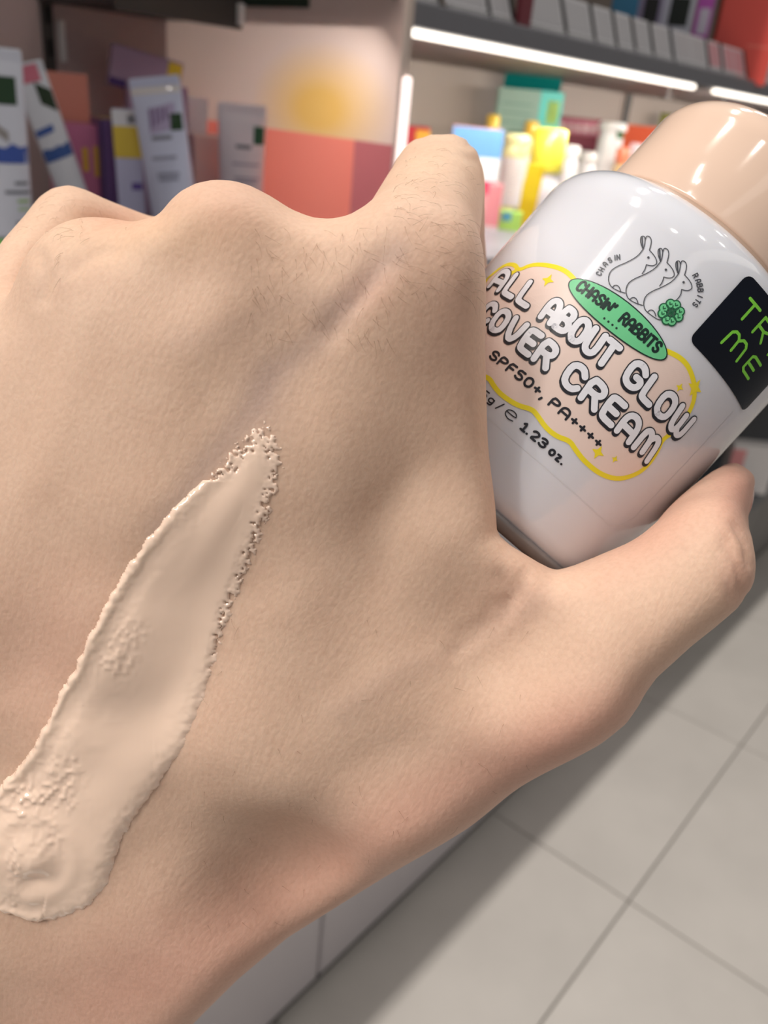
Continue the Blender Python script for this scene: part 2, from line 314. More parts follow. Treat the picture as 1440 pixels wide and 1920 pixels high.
# natural tint of the skin: flush over joints, bluish veins, yellowish palm side (a colour of the skin itself)
tint = np.tile(np.array(s2l((221, 187, 164))), (len(HV), 1))
def blend(col, wgt):
    global tint
    tint = tint*(1-wgt[:, None])+np.array(s2l(col))*wgt[:, None]
def gb(x, y, sx, sy=None, rot=0):
    sy = sy or sx; d = HPX-np.array([x, y]); c, s_ = math.cos(rot), math.sin(rot)
    return np.exp(-((d[:, 0]*c+d[:, 1]*s_)/sx)**2-((-d[:, 0]*s_+d[:, 1]*c)/sy)**2)
for x, y, sx, sy, r, a in ((420, 400, 120, 80, 0, .3), (690, 540, 70, 40, -.7, .25), (860, 560, 90, 160, 0, .2), (1230, 990, 160, 60, -.6, .45), (1390, 920, 50, 90, 0, .7), (1060, 1390, 200, 60, -.5, .55), (330, 1860, 300, 130, -.5, .3), (120, 1250, 220, 200, 0, .3), (220, 410, 70, 30, 0, .6), (960, 1110, 60, 90, .4, .2), (700, 1580, 480, 90, -.55, .5), (200, 1850, 300, 160, -.4, .3), (1390, 1090, 40, 60, 0, .4)):
    blend((208, 152, 136), gb(x, y, sx, sy, r)*a)
for vv, a, wd in ((VEINS[0], .38, 30), (VEINS[1], .12, 26), (VEINS[3], .12, 30)): blend((168, 146, 142), np.exp(-(seg_d(HPX, vv)/wd)**2)*a)
blend((180, 154, 148), gb(495, 735, 50, 80)*.25); blend((236, 200, 160), gb(300, 430, 200, 60)*.3); blend((236, 202, 166), gb(840, 300, 130, 60)*.25)
def skin_mat():
    m = bpy.data.materials.new('skin'); m.use_nodes = True; nt = m.node_tree; b = nt.nodes['Principled BSDF']; N = nt.nodes.new; lk = nt.links.new
    at = N('ShaderNodeAttribute'); at.attribute_name = 'tint'; tc = N('ShaderNodeTexCoord')
    nz = N('ShaderNodeTexNoise'); nz.inputs['Scale'].default_value = 160; nz.inputs['Detail'].default_value = 5; lk(tc.outputs['Object'], nz.inputs['Vector'])
    rp = N('ShaderNodeValToRGB'); rp.color_ramp.elements[0].position = .3; rp.color_ramp.elements[0].color = (.965, .945, .935, 1); rp.color_ramp.elements[1].position = .7; rp.color_ramp.elements[1].color = (1.02, 1.025, 1.025, 1)
    lk(nz.outputs['Fac'], rp.inputs[0])
    mu = N('ShaderNodeMix'); mu.data_type = 'RGBA'; mu.blend_type = 'MULTIPLY'; mu.inputs[0].default_value = 1; lk(at.outputs['Color'], mu.inputs[6]); lk(rp.outputs[0], mu.inputs[7])
    n2 = N('ShaderNodeTexNoise'); n2.inputs['Scale'].default_value = 1500; n2.inputs['Detail'].default_value = 3; lk(tc.outputs['Object'], n2.inputs['Vector'])
    r2 = N('ShaderNodeValToRGB'); r2.color_ramp.elements[0].position = .3; r2.color_ramp.elements[0].color = (.95, .935, .925, 1); r2.color_ramp.elements[1].position = .6; r2.color_ramp.elements[1].color = (1.02, 1.02, 1.02, 1); lk(n2.outputs['Fac'], r2.inputs[0])
    m2 = N('ShaderNodeMix'); m2.data_type = 'RGBA'; m2.blend_type = 'MULTIPLY'; m2.inputs[0].default_value = 1; lk(mu.outputs[2], m2.inputs[6]); lk(r2.outputs[0], m2.inputs[7]); lk(m2.outputs[2], b.inputs['Base Color'])
    vo = N('ShaderNodeTexVoronoi'); vo.feature = 'DISTANCE_TO_EDGE'; vo.inputs['Scale'].default_value = 900; lk(tc.outputs['Object'], vo.inputs['Vector'])
    mp = N('ShaderNodeMapping'); mp.inputs['Rotation'].default_value = (.3, .5, .9); mp.inputs['Scale'].default_value = (1, 7, 2); lk(tc.outputs['Object'], mp.inputs['Vector'])
    n3 = N('ShaderNodeTexNoise'); n3.inputs['Scale'].default_value = 260; n3.inputs['Detail'].default_value = 4; lk(mp.outputs[0], n3.inputs['Vector'])
    ad = N('ShaderNodeMath'); ad.operation = 'MULTIPLY_ADD'; lk(vo.outputs['Distance'], ad.inputs[0]); ad.inputs[1].default_value = .7; lk(n3.outputs['Fac'], ad.inputs[2])
    bp = N('ShaderNodeBump'); bp.inputs['Strength'].default_value = .12; bp.inputs['Distance'].default_value = .0006; lk(ad.outputs[0], bp.inputs['Height']); lk(bp.outputs[0], b.inputs['Normal'])
    b.inputs['Roughness'].default_value = .58; b.inputs['Specular IOR Level'].default_value = .28
    b.inputs['Subsurface Weight'].default_value = .12; b.inputs['Subsurface Radius'].default_value = (.0035, .0014, .0008); b.inputs['Subsurface Scale'].default_value = 1
    return m
HW = c2w(HV); HC = c2w(PX(330, 1200, 120))
me = bpy.data.meshes.new('hand'); me.from_pydata([tuple(v) for v in (HW-HC)], [], [tuple(int(i) for i in f) for f in HF]); me.update()
ca = me.color_attributes.new('tint', 'FLOAT_COLOR', 'POINT'); ca.data.foreach_set('color', np.concatenate([tint, np.ones((len(tint), 1))], 1).astype(np.float32).ravel())
hand = link_mesh('hand', me, skin_mat(), None, True); hand.location = HC
tag(hand, 'left hand seen from its back, gripping the white bottle between thumb and index finger', 'hand')
BVH = BVHTree.FromPolygons([Vector(v) for v in HV], [tuple(int(i) for i in f) for f in HF])
def on_hand(x, y):
    d = PX(x, y, 1.0); d = Vector(d).normalized(); loc, nrm, ix, dist = BVH.ray_cast(Vector((0, 0, 0)), d)
    if loc is None: return None
    if nrm.dot(d) > 0: nrm = -nrm
    return np.array(loc), np.array(nrm)
# thumb nail on the far side of the bent tip, turned away from the palm
def nail(c, along, out, L, W):
    along = _n(along); out = _n(np.array(out)-along*(np.array(out)@along)); sd_ = np.cross(along, out); V = []; Fc = []; nu, nv = 9, 9
    for lay in (0, 1):
        for i in range(nu+1):
            for j in range(nv+1):
                s = -1+2*i/nu; t = -1+2*j/nv; ww = W*(1-.12*max(0, t)**4*1.6); bend = -.28*W*s*s; tip = -.06*L*t*t
                V.append(np.array(c)+along*(t*L*(1-.12*s*s))+sd_*(s*ww)+out*(bend+tip-.5*lay))
    n1 = (nu+1)*(nv+1); idx = lambda l, i, j: l*n1+i*(nv+1)+j
    for i in range(nu):
        for j in range(nv):
            Fc.append((idx(0, i, j), idx(0, i+1, j), idx(0, i+1, j+1), idx(0, i, j+1))); Fc.append((idx(1, i, j), idx(1, i, j+1), idx(1, i+1, j+1), idx(1, i+1, j)))
    for i in range(nu):
        for j in (0, nv): Fc.append((idx(0, i, j), idx(1, i, j), idx(1, i+1, j), idx(0, i+1, j)))
    for j in range(nv):
        for i in (0, nu): Fc.append((idx(0, i, j), idx(0, i, j+1), idx(1, i, j+1), idx(1, i, j)))
    return V, Fc
m_nail = mat('nail_pink', (226, 176, 164), .22, .03, 60, coat=.3)
a_ = PX(1345, 955, 138); b_ = PX(1378, 905, 144); al = _n(PX(1345, 945, 141)-PX(1325, 1072, 121))
tipc = PX(1360, 935, 140); loc_, nrm_, _i, _d = BVH.ray_cast(Vector((tipc[0]+30, tipc[1], tipc[2]+1)), Vector((-1, 0, 0)))
V, Fc = nail(np.array(loc_)+np.array(nrm_)*.25, al, np.array(nrm_), 3.8, 3.8)
o = mk('thumb_nail', c2w(V)-HC, Fc, m_nail, hand, True); o['label'] = 'pink thumb nail'
# fine dark hairs
hv = []; hf = []
def hair(x, y, ang, ln):
    r = on_hand(x, y)
    if r is None: return
    p, nrm = r; r2 = on_hand(x+6*math.cos(ang), y+6*math.sin(ang))
    if r2 is None: return
    t = r2[0]-p
    if np.linalg.norm(t) > 3: return
    t = _n(t); b = np.cross(nrm, t); base = len(hv); curl = random.uniform(-.35, .35)
    for k in range(5):
        s = k/4; q = p+t*ln*s+b*ln*curl*s*s+nrm*(.55*ln*math.sin(s*2.4)*.35+.02); rr = .0115*(1-.75*s)+.003
        for a in range(3):
            an = a*2.094; hv.append(q+(nrm*math.cos(an)+b*math.sin(an))*rr)
    for k in range(4):
        for a in range(3):
            hf.append((base+k*3+a, base+k*3+(a+1) % 3, base+k*3+3+(a+1) % 3, base+k*3+3+a))
for _ in range(140):
    x = random.uniform(735, 905); y = random.uniform(275, 560); hair(x, y, random.gauss(.5, .45), random.uniform(1.6, 3.2))
for _ in range(90): hair(random.uniform(470, 740), random.uniform(420, 640), random.gauss(1.25, .35), random.uniform(1.4, 2.6))
for _ in range(50): hair(random.gauss(90, 60), random.gauss(420, 40), random.gauss(2.2, .5), random.uniform(1.2, 2.4))
for _ in range(70): hair(random.uniform(350, 1000), random.uniform(1150, 1750), random.gauss(1.4, .6), random.uniform(.8, 1.8))
o = mk('fine_hair', c2w(np.array(hv))-HC, hf, mat('body_hair_brown', (120, 88, 66), .6), hand); o['kind'] = 'stuff'; o['label'] = 'sparse fine brown hairs on the skin'

# ================================================================= CREAM SWATCH
SW = [(492, 783), (458, 812), (433, 833), (408, 871), (354, 925), (300, 983), (267, 1025), (233, 1075), (204, 1125), (179, 1171), (154, 1225), (137, 1262), (112, 1300), (92, 1344), (67, 1396), (33, 1442), (0, 1475), (-38, 1525), (-55, 1600), (-40, 1670), (0, 1707), (54, 1725), (100, 1726), (167, 1698), (200, 1658), (217, 1612), (225, 1579), (250, 1533), (292, 1479), (333, 1417), (362, 1354), (381, 1306), (400, 1254), (417, 1204), (450, 1112), (479, 1042), (508, 962), (529, 904), (535, 858), (525, 829), (510, 796)]
def vnoise(P, s, seed=0):
    r = np.random.default_rng(seed); T = r.random((64, 64)); q = P/s; i = np.floor(q).astype(int); f_ = q-i; f_ = f_*f_*(3-2*f_)
    g_ = lambda a, b: T[(i[:, 0]+a) % 64, (i[:, 1]+b) % 64]
    return (g_(0, 0)*(1-f_[:, 0])+g_(1, 0)*f_[:, 0])*(1-f_[:, 1])+(g_(0, 1)*(1-f_[:, 0])+g_(1, 1)*f_[:, 0])*f_[:, 1]
st = 2.5
sx = np.arange(-62, 545, st); sy = np.arange(772, 1735, st); G = np.stack(np.meshgrid(sx, sy, indexing='ij'), -1); P2 = G.reshape(-1, 2)
sd0 = -poly_sd(P2, SW)+(vnoise(P2, 12, 1)-.5)*6+(vnoise(P2, 6, 2)-.5)*2.5
cl = [(500, 800), (420, 960), (300, 1180), (190, 1400), (90, 1600), (60, 1660)]
right = np.interp(P2[:, 1], [783, 960, 1300, 1480, 1726], [470, 455, 250, 150, 80])
side = P2[:, 0]-right                       # >0 on the right of the smear's middle
prog = np.clip((P2[:, 1]-790)/900, 0, 1)
dry = ((side > 0) & (P2[:, 1] < 1270)) | (P2[:, 1] < 900)
wear = (vnoise(P2, 7, 3)*.6+vnoise(P2, 3.4, 4)*.4)
edge_w = np.interp(P2[:, 1], [780, 900, 1150, 1290], [55, 34, 24, 6])
hole = dry & (wear > .32+.55*np.clip(sd0/edge_w, 0, 1.4))
T = np.interp(P2[:, 1], [780, 900, 1200, 1450, 1600, 1730], [.30, .40, .62, .95, 1.3, 1.1])*(1-np.exp(-np.clip(sd0, 0, None)/(7+8*prog)))
lefte = np.where(side < 0, sd0, 400)
T += np.where(side < 0, .42*np.exp(-((sd0-9)/9)**2)-.22*np.exp(-((sd0-34)/16)**2), 0)*np.clip(prog*3, .2, 1)
T += (vnoise(P2, 60, 5)-.5)*.3*np.clip(sd0/30, 0, 1)*(prog+.15)+(vnoise(P2, 15, 6)-.5)*.14*np.clip(sd0/25, 0, 1)*prog**2*np.clip((30-side)/60, 0, 1)
T += .16*np.sin((P2[:, 0]*.86+P2[:, 1]*.5)/11)*np.exp(-((P2[:, 1]-960)/120)**2)*np.clip(sd0/30, 0, 1)*.5
dd = P2-np.array([72, 1600]); rr = np.hypot(dd[:, 0], dd[:, 1])
T += .95*np.exp(-(rr/40)**2)-.75*np.exp(-((dd[:, 0]-4)/26)**2-((dd[:, 1]-40)/16)**2)+.45*np.exp(-((rr-75)/16)**2)*.5
T += (np.clip(vnoise(P2, 16, 8)-.6, 0, 1))*.8*np.exp(-((P2[:, 1]-1480)/90)**2)*np.exp(-((P2[:, 0]-70)/60)**2)*np.clip(sd0/15, 0, 1)
for cx_, cy_, rx_, ry_, am_ in ((62, 1490, 60, 34, .5), (130, 1450, 26, 50, .3), (215, 1235, 34, 30, .35), (245, 1180, 30, 26, .25), (95, 1570, 30, 26, .3), (40, 1600, 16, 50, .35), (20, 1690, 20, 16, .4)): T += np.clip(vnoise(P2, 8, 9)-.45, -.1, 1)*am_*1.3*np.exp(-((P2[:, 0]-cx_)/rx_)**2-((P2[:, 1]-cy_)/ry_)**2)*np.clip(sd0/12, 0, 1)
bandw = np.clip(1-sd0/(edge_w*1.3), 0, 1); T = np.where(dry, T*(1-bandw*np.clip(wear*1.3-.15, 0, .8)), T)
ok = (sd0 > 0) & ~hole
SV = []; vid = -np.ones(len(P2), int); nx, ny = len(sx), len(sy)
okg = ok.reshape(nx, ny); near = okg.copy()
near[1:] |= okg[:-1]; near[:-1] |= okg[1:]; near[:, 1:] |= near[:, :-1].copy(); near[:, :-1] |= near[:, 1:].copy()
for i in np.flatnonzero(near.ravel()):
    r = on_hand(*P2[i])
    if r is None: continue
    vid[i] = len(SV); SV.append(r[0]+r[1]*(max(T[i], .06) if ok[i] else -.12))
vg = vid.reshape(nx, ny); SF = []
for i in range(nx-1):
    for j in range(ny-1):
        q = (vg[i, j], vg[i, j+1], vg[i+1, j+1], vg[i+1, j])
        if min(q) >= 0 and (okg[i, j] or okg[i+1, j] or okg[i, j+1] or okg[i+1, j+1]): SF.append(q)
def cream_mat():
    m = mat('wet_beige_cream', (251, 219, 197), .13, .03, 120, coat=1, sss=.1); nt = m.node_tree; b = nt.nodes['Principled BSDF']
    n3 = nt.nodes.new('ShaderNodeTexNoise'); n3.inputs['Scale'].default_value = 420; n3.inputs['Detail'].default_value = 2
    tc = [n for n in nt.nodes if n.type == 'TEX_COORD'][0]; nt.links.new(tc.outputs['Object'], n3.inputs['Vector'])
    bp = nt.nodes.new('ShaderNodeBump'); bp.inputs['Strength'].default_value = .05; bp.inputs['Distance'].default_value = .0006; nt.links.new(n3.outputs['Fac'], bp.inputs['Height']); nt.links.new(bp.outputs[0], b.inputs['Normal'])
    return m
SWC = c2w(PX(250, 1300, 106))
sw = mk('cream_swatch', c2w(np.array(SV))-SWC, SF, cream_mat(), None, True); sw.location = SWC
tag(sw, 'long glossy beige cream smear across the back of the hand', 'cream')

# ================================================================= BOTTLE
ax = np.array([.65612, .74861, .09531]); nn = np.array([-.11778, -.02317, .99277]); uu = np.cross(ax, nn); ax = _n(ax); uu = _n(uu); nn = np.cross(uu, ax)
Rw = np.stack([M@uu, -(M@nn), M@ax], 1)
RB = 26.0; HB = 39.5
base = np.array([42.006, 30.990, -147.705])-ax*HB
bott = bpy.data.objects.new('cream_bottle', None); COL.objects.link(bott); bott.empty_display_size = .02
bw = M@(base/1000)+EYE
bott.matrix_world = Matrix([list(Rw[i])+[bw[i]] for i in range(3)]+[[0, 0, 0, 1]])
tag(bott, 'white glossy cream bottle with peach cap and printed label, held in the hand', 'bottle')
m_body = mat('white_gloss', (222, 223, 231), .10, .004, 20, coat=.6, sss=.15)
m_cap = mat('peach_gloss', (232, 202, 182), .12, .004, 20, coat=.6)
m_glass = mat('thick_glass_base', (176, 174, 176), .06, .02, 60, trans=.4)
S = .001
def prof_round(r0, z0, z1, rt, n=10, rb=1.5):
    p = [(max(r0-rb, .1), z0)]
    for k in range(1, 6): a = k/5*math.pi/2; p.append((r0-rb+rb*math.sin(a), z0+rb-rb*math.cos(a)))
    for k in range(n+1): a = k/n*math.pi/2; p.append((r0-rt+rt*math.cos(a), z1-rt+rt*math.sin(a)))
    return p
bp_ = [(22.5, 1.3), (24.2, 1.5), (25.2, 2.1), (25.8, 3.2), (26, 4.6), (26, 30), (26, 48.2)]
for k in range(1, 13): a = k/12*math.pi/2; bp_.append((19.6+6.4*math.cos(a), 48.2+7.6*math.sin(a)))
lathe('body', [(r*S, z*S) for r, z in bp_], m_body, bott, 128)
lathe('glass_base', [(r*S, z*S) for r, z in [(22.5, -.3), (24.0, -.2), (25.0, .3), (25.5, 1.2), (25.5, 2.0), (24.9, 1.6), (22.4, 1.2)]], m_glass, bott, 128)
lathe('neck_ring', [(r*S, z*S) for r, z in [(19.0, 54), (19.9, 55.8), (19.9, 56.6), (19.0, 56.6)]], mat('cap_gap', (190, 160, 140), .4), bott, 96)
cp = [(18.8, 56.4), (19.5, 56.5), (19.8, 57.2), (19.6, 64)]
cp += [(19.5, 69.5)]
for k in range(1, 13): a = k/12*math.pi/2; cp.append((12.5+7.0*math.cos(a), 69.5+6.6*math.sin(a)))
cp += [(8, 76.35), (3, 76.45)]
lathe('cap', [(r*S, z*S) for r, z in cp], m_cap, bott, 128)

# ---- label print, laid out in millimetres (u around the bottle, v along the axis, 0 = middle) and wrapped on the glass
def wrap(u, v, off): t = u/RB; r = RB+off; return (r*math.sin(t)*S, -r*math.cos(t)*S, (v+HB)*S)
class Print:
    def __init__(s): s.V = []; s.F = []
    def add(s, uv, off, faces):
        b = len(s.V); s.V += [wrap(u, v, off) for u, v in uv]; s.F += [tuple(b+i for i in f) for f in faces]
    def disc(s, u, v, r, off, n=14): s.add([(u, v)]+[(u+r*math.cos(2*math.pi*k/n), v+r*math.sin(2*math.pi*k/n)) for k in range(n)], off, [(0, 1+k, 1+(k+1) % n) for k in range(n)])
    def stroke(s, pts, wd, off, n=12):
        for a, b in zip(pts[:-1], pts[1:]):
            L = math.hypot(b[0]-a[0], b[1]-a[1])
            if L < 1e-6: continue
            px_, py_ = -(b[1]-a[1])/L*wd/2, (b[0]-a[0])/L*wd/2; k = max(1, int(L/.8)+1); uv = []
            for i in range(k+1):
                t = i/k; x = a[0]+(b[0]-a[0])*t; y = a[1]+(b[1]-a[1])*t; uv += [(x-px_, y-py_), (x+px_, y+py_)]
            s.add(uv, off, [(2*i, 2*i+2, 2*i+3, 2*i+1) for i in range(k)])
        for p in pts: s.disc(p[0], p[1], wd/2, off, n)
    def fill(s, pts, off, c=None, rings=10):
        n = len(pts); c = c or (sum(p[0] for p in pts)/n, sum(p[1] for p in pts)/n); uv = [c]
        for r in range(1, rings+1): uv += [(c[0]+(p[0]-c[0])*r/rings, c[1]+(p[1]-c[1])*r/rings) for p in pts]
        fc = [(0, 1+k, 1+(k+1) % n) for k in range(n)]
        for r in range(rings-1):
            for k in range(n): a = 1+r*n+k; b = 1+r*n+(k+1) % n; fc.append((a, a+n, b+n, b))
        s.add(uv, off, fc)
    def build(s, name, m, parent, label=None):
        o = mk(name, s.V, s.F, m, parent)
        if label: o['label'] = label
        return o
GL = {
 'A': (.74, [[(0, 0), (0, .62), (.12, .9), (.37, 1), (.62, .9), (.74, .62), (.74, 0)], [(0, .38), (.74, .38)]]), 'B': (.72, [[(0, 0), (0, 1), (.45, 1), (.64, .88), (.64, .66), (.48, .53), (0, .53)], [(.48, .53), (.72, .38), (.72, .14), (.5, 0), (0, 0)]]),
 'C': (.68, [[(.68, .78), (.5, 1), (.2, 1), (0, .8), (0, .2), (.2, 0), (.5, 0), (.68, .2)]]), 'E': (.62, [[(.62, 1), (.12, 1), (0, .88), (0, .12), (.12, 0), (.62, 0)], [(0, .5), (.52, .5)]]),
 'F': (.58, [[(.58, 1), (0, 1), (0, 0)], [(0, .5), (.48, .5)]]), 'G': (.72, [[(.7, .8), (.5, 1), (.2, 1), (0, .8), (0, .2), (.2, 0), (.52, 0), (.72, .18), (.72, .46), (.42, .46)]]),
 'H': (.7, [[(0, 0), (0, 1)], [(.7, 0), (.7, 1)], [(0, .5), (.7, .5)]]), 'I': (.0, [[(0, 0), (0, 1)]]), 'L': (.56, [[(0, 1), (0, .1), (.1, 0), (.56, 0)]]),
 'M': (.98, [[(0, 0), (.04, .82), (.16, 1), (.32, 1), (.46, .8), (.49, .12)], [(.49, .8), (.62, 1), (.8, 1), (.92, .82), (.98, 0)]]), 'N': (.7, [[(0, 0), (0, 1), (.7, 0), (.7, 1)]]),
 'O': (.72, [[(.22, 0), (0, .2), (0, .8), (.22, 1), (.5, 1), (.72, .8), (.72, .2), (.5, 0), (.22, 0)]]), 'P': (.66, [[(0, 0), (0, 1), (.44, 1), (.66, .85), (.66, .6), (.44, .45), (0, .45)]]),
 'R': (.72, [[(0, 0), (0, 1), (.46, 1), (.68, .86), (.68, .62), (.46, .48), (0, .48)], [(.4, .48), (.72, 0)]]), 'S': (.64, [[(.62, .82), (.46, 1), (.18, 1), (0, .84), (0, .66), (.16, .53), (.48, .47), (.64, .34), (.64, .16), (.46, 0), (.16, 0), (0, .18)]]),
 'T': (.72, [[(0, 1), (.72, 1)], [(.36, 1), (.36, 0)]]), 'U': (.7, [[(0, 1), (0, .2), (.2, 0), (.5, 0), (.7, .2), (.7, 1)]]), 'V': (.74, [[(0, 1), (.12, .3), (.37, 0), (.62, .3), (.74, 1)]]),
 'W': (1.0, [[(0, 1), (.06, .18), (.2, 0), (.36, 0), (.5, .2), (.5, .85)], [(.5, .2), (.64, 0), (.8, 0), (.94, .18), (1.0, 1)]]), 'Y': (.72, [[(0, 1), (.36, .5), (.72, 1)], [(.36, .5), (.36, 0)]]),
 '0': (.62, [[(.2, 0), (0, .22), (0, .78), (.2, 1), (.42, 1), (.62, .78), (.62, .22), (.42, 0), (.2, 0)]]), '1': (.3, [[(0, .78), (.22, 1), (.22, 0)], [(0, 0), (.42, 0)]]), '2': (.6, [[(0, .8), (.16, 1), (.44, 1), (.6, .82), (.56, .58), (0, 0), (.6, 0)]]),
 '3': (.6, [[(0, .88), (.2, 1), (.42, 1), (.58, .86), (.58, .66), (.4, .54), (.2, .54)], [(.4, .54), (.6, .38), (.6, .16), (.42, 0), (.16, 0), (0, .14)]]), '5': (.6, [[(.58, 1), (.06, 1), (.02, .56), (.36, .6), (.6, .42), (.6, .18), (.4, 0), (.14, 0), (0, .14)]]),
 '+': (.5, [[(0, .48), (.5, .48)], [(.25, .2), (.25, .76)]]), ',': (.1, [[(.1, .08), (.02, -.2)]]), '.': (.06, [[(.03, .02), (.05, .03)]]), "'": (.08, [[(.06, 1.02), (.0, .78)]]), '/': (.36, [[(0, -.1), (.36, 1.05)]]),
 'g': (.5, [[(.5, .62), (.5, -.15), (.36, -.3), (.08, -.28)], [(.5, .2), (.36, .04), (.14, .04), (0, .2), (0, .5), (.14, .66), (.36, .66), (.5, .5)]]), 'o': (.5, [[(.16, 0), (0, .18), (0, .48), (.16, .66), (.36, .66), (.5, .48), (.5, .18), (.36, 0), (.16, 0)]]), 'z': (.46, [[(0, .66), (.46, .66), (0, 0), (.46, 0)]]),
 'e': (.62, [[(.04, .46), (.6, .46), (.56, .72), (.32, .84), (.08, .7), (0, .44), (.08, .14), (.34, 0), (.58, .12)]]), 'K': (.64, [[(0, 0), (0, 1)], [(.6, 1), (0, .45)], [(.16, .58), (.64, 0)]]), ' ': (.22, []),
}
def smooth_pl(p, it=1):
    for _ in range(it):
        q = [p[0]]
        for a, b in zip(p[:-1], p[1:]): q += [(a[0]*.75+b[0]*.25, a[1]*.75+b[1]*.25), (a[0]*.25+b[0]*.75, a[1]*.25+b[1]*.75)]
        p = q+[p[-1]]
    return p
def text_strokes(s, u0, u1, v0, h, gap=.3, sharp=False):
    tot = sum(GL[c][0]+gap for c in s)-gap; k = (u1-u0)/tot; x = u0; out = []
    for c in s:
        wd, st_ = GL[c]
        for p in st_: q = [(x+a*k, v0+b*h) for a, b in p]; out.append(q if sharp else smooth_pl(q, 1))
        x += (wd+gap)*k
    return out
pr_b = Print(); pr_w = Print(); pr_k = Print(); pr_y = Print(); pr_p = Print(); pr_g = Print(); pr_gd = Print(); pr_n = Print(); pr_l = Print(); pr_t = Print(); pr_r = Print(); pr_f = Print()
cloud = [(-27.5, -10), (-26, -7.0), (-23, -6.4), (-21.3, -7.2), (-19.8, -5.4), (-16.8, -4.3), (-13.8, -3.7), (-11.2, -4.1), (-9, -5.2), (-4, -6.4), (1, -6.2), (4, -4.8), (6.4, -3.8), (8.4, -3.2), (10.2, -3.2), (12, -3.8), (13.6, -4.6), (15.3, -6.1), (16.2, -8.5), (16.2, -11.4), (15.6, -13.2), (16.6, -15), (17.0, -17.6), (16.4, -19.6), (14.5, -22), (11.5, -23.3), (8.1, -23.5), (5.8, -23.1), (4.4, -22.7), (2.6, -23.5), (.5, -23.6), (-1.4, -23.1), (-2.8, -22.8), (-4.8, -23.8), (-7.7, -24.1), (-9.6, -23.8), (-11.2, -23.2), (-13, -23.9), (-16, -23.8), (-18.5, -22.2), (-19.6, -20), (-22.5, -18.6), (-24, -15.5), (-26.5, -13)]
cl_s = smooth_pl(cloud+[cloud[0]], 2)[:-1]
pr_p.fill(cl_s, .04, (-3, -14), 14); pr_y.stroke(cl_s+[cl_s[0]], .75, .07, 8)
def star(u, v, r): pr_y.fill([(u+(r if k % 2 == 0 else r*.42)*math.cos(k*math.pi/4+.2), v+(r if k % 2 == 0 else r*.42)*math.sin(k*math.pi/4+.2)) for k in range(8)], .09, (u, v), 2)
for u, v, r in ((-14.8, -6.3, 1.1), (13.6, -4.6, 1.4), (11.6, -6.2, .7), (8.8, -21.2, 1.1), (11.6, -20.2, .6), (-22, -7.6, .8)): star(u, v, r)
for s_, u0, u1, v0 in (('ALL', -24.8, -14.6, -11.2), ('ABOUT', -11.4, 1.2, -11.3), ('GLOW', 4.2, 17.9, -11.0), ('COVER', -20.9, -5.4, -16.9), ('CREAM', -2.3, 16.1, -16.9)):
    for q in text_strokes(s_, u0, u1, v0-.1, 3.35, .34):
        q = [(a+(b-v0)*-.12, b) for a, b in q]
        pr_b.stroke(q, 1.34, .12); pr_b.stroke([(a+.08, b-.34) for a, b in q], 1.3, .10); pr_w.stroke(q, .98, .16)
for s_, u0, u1, v0, h, wd in (('SPF50+,', -13.6, -2.9, -20.8, 1.35, .36), ('PA++++', -1.5, 8.3, -20.8, 1.35, .36), ('35g', -12.0, -8.0, -26.05, 1.05, .22), ('/', -7.1, -6.5, -26.05, 1.1, .2), ('1.23', -2.2, 2.2, -26.1, 1.2, .36), ('oz.', 3.2, 5.8, -26.1, 1.2, .36)):
    for q in text_strokes(s_, u0, u1, v0, h, .34): pr_b.stroke(q, wd, .10, 8)
for q in text_strokes('e', -5.6, -3.7, -26.2, 1.7): pr_b.stroke(q, .17, .10, 8)
# green oval with the name
OU, OV = -2.4, -4.75
el = lambda a, b, n=48: [(OU+a*math.cos(2*math.pi*k/n), OV+b*math.sin(2*math.pi*k/n)) for k in range(n)]
pr_k.fill(el(9.3, 2.5), .17, (OU, OV), 12); pr_g.fill(el(9.08, 2.3), .21, (OU, OV), 12)
for q in text_strokes("CHASIN'", OU-7.6, OU-1.1, OV-.45, 1.55, .32): pr_k.stroke(q, .4, .25, 8)
for q in text_strokes('RABBITS', OU+.5, OU+7.5, OV-.45, 1.55, .32): pr_k.stroke(q, .4, .25, 8)
for k in range(4): pr_k.disc(OU-1.3+k*.75, OV-1.45, .17, .25, 8)
# three-rabbit emblem in fine line
E_AX = np.array([.65612, .74861, -.09531])
def uvp(x, y):
    d = np.array([(x-720), (960-y), -F]); d = d/np.linalg.norm(d); c = np.array([42.006, 30.990, -147.705]); m0 = -c
    dp = d-ax*(d@ax); mp = m0-ax*(m0@ax); A = dp@dp; B = 2*dp@mp; Cc = mp@mp-RB*RB; t = (-B-math.sqrt(max(B*B-4*A*Cc, 0)))/(2*A)
    wv = d*t-c; return (RB*math.atan2(wv@uu, wv@nn), wv@ax)
E6 = lambda x, y: uvp(1060+x/5.143, 420+y/5.143)
RAB = [[(750, 245), (726, 190), (724, 135), (742, 118), (762, 122), (770, 150), (765, 200), (750, 245)], [(772, 150), (780, 122), (800, 118), (825, 138), (830, 185), (810, 255)],
       [(810, 255), (850, 298), (878, 345), (882, 385), (850, 405), (815, 404), (780, 395)], [(780, 395), (768, 440), (740, 482)],
       [(750, 245), (700, 312), (600, 370), (490, 415), (432, 460), (412, 530), (428, 590), (460, 622), (520, 652), (575, 668)], [(455, 612), (472, 594), (500, 592), (522, 615), (532, 652)]]
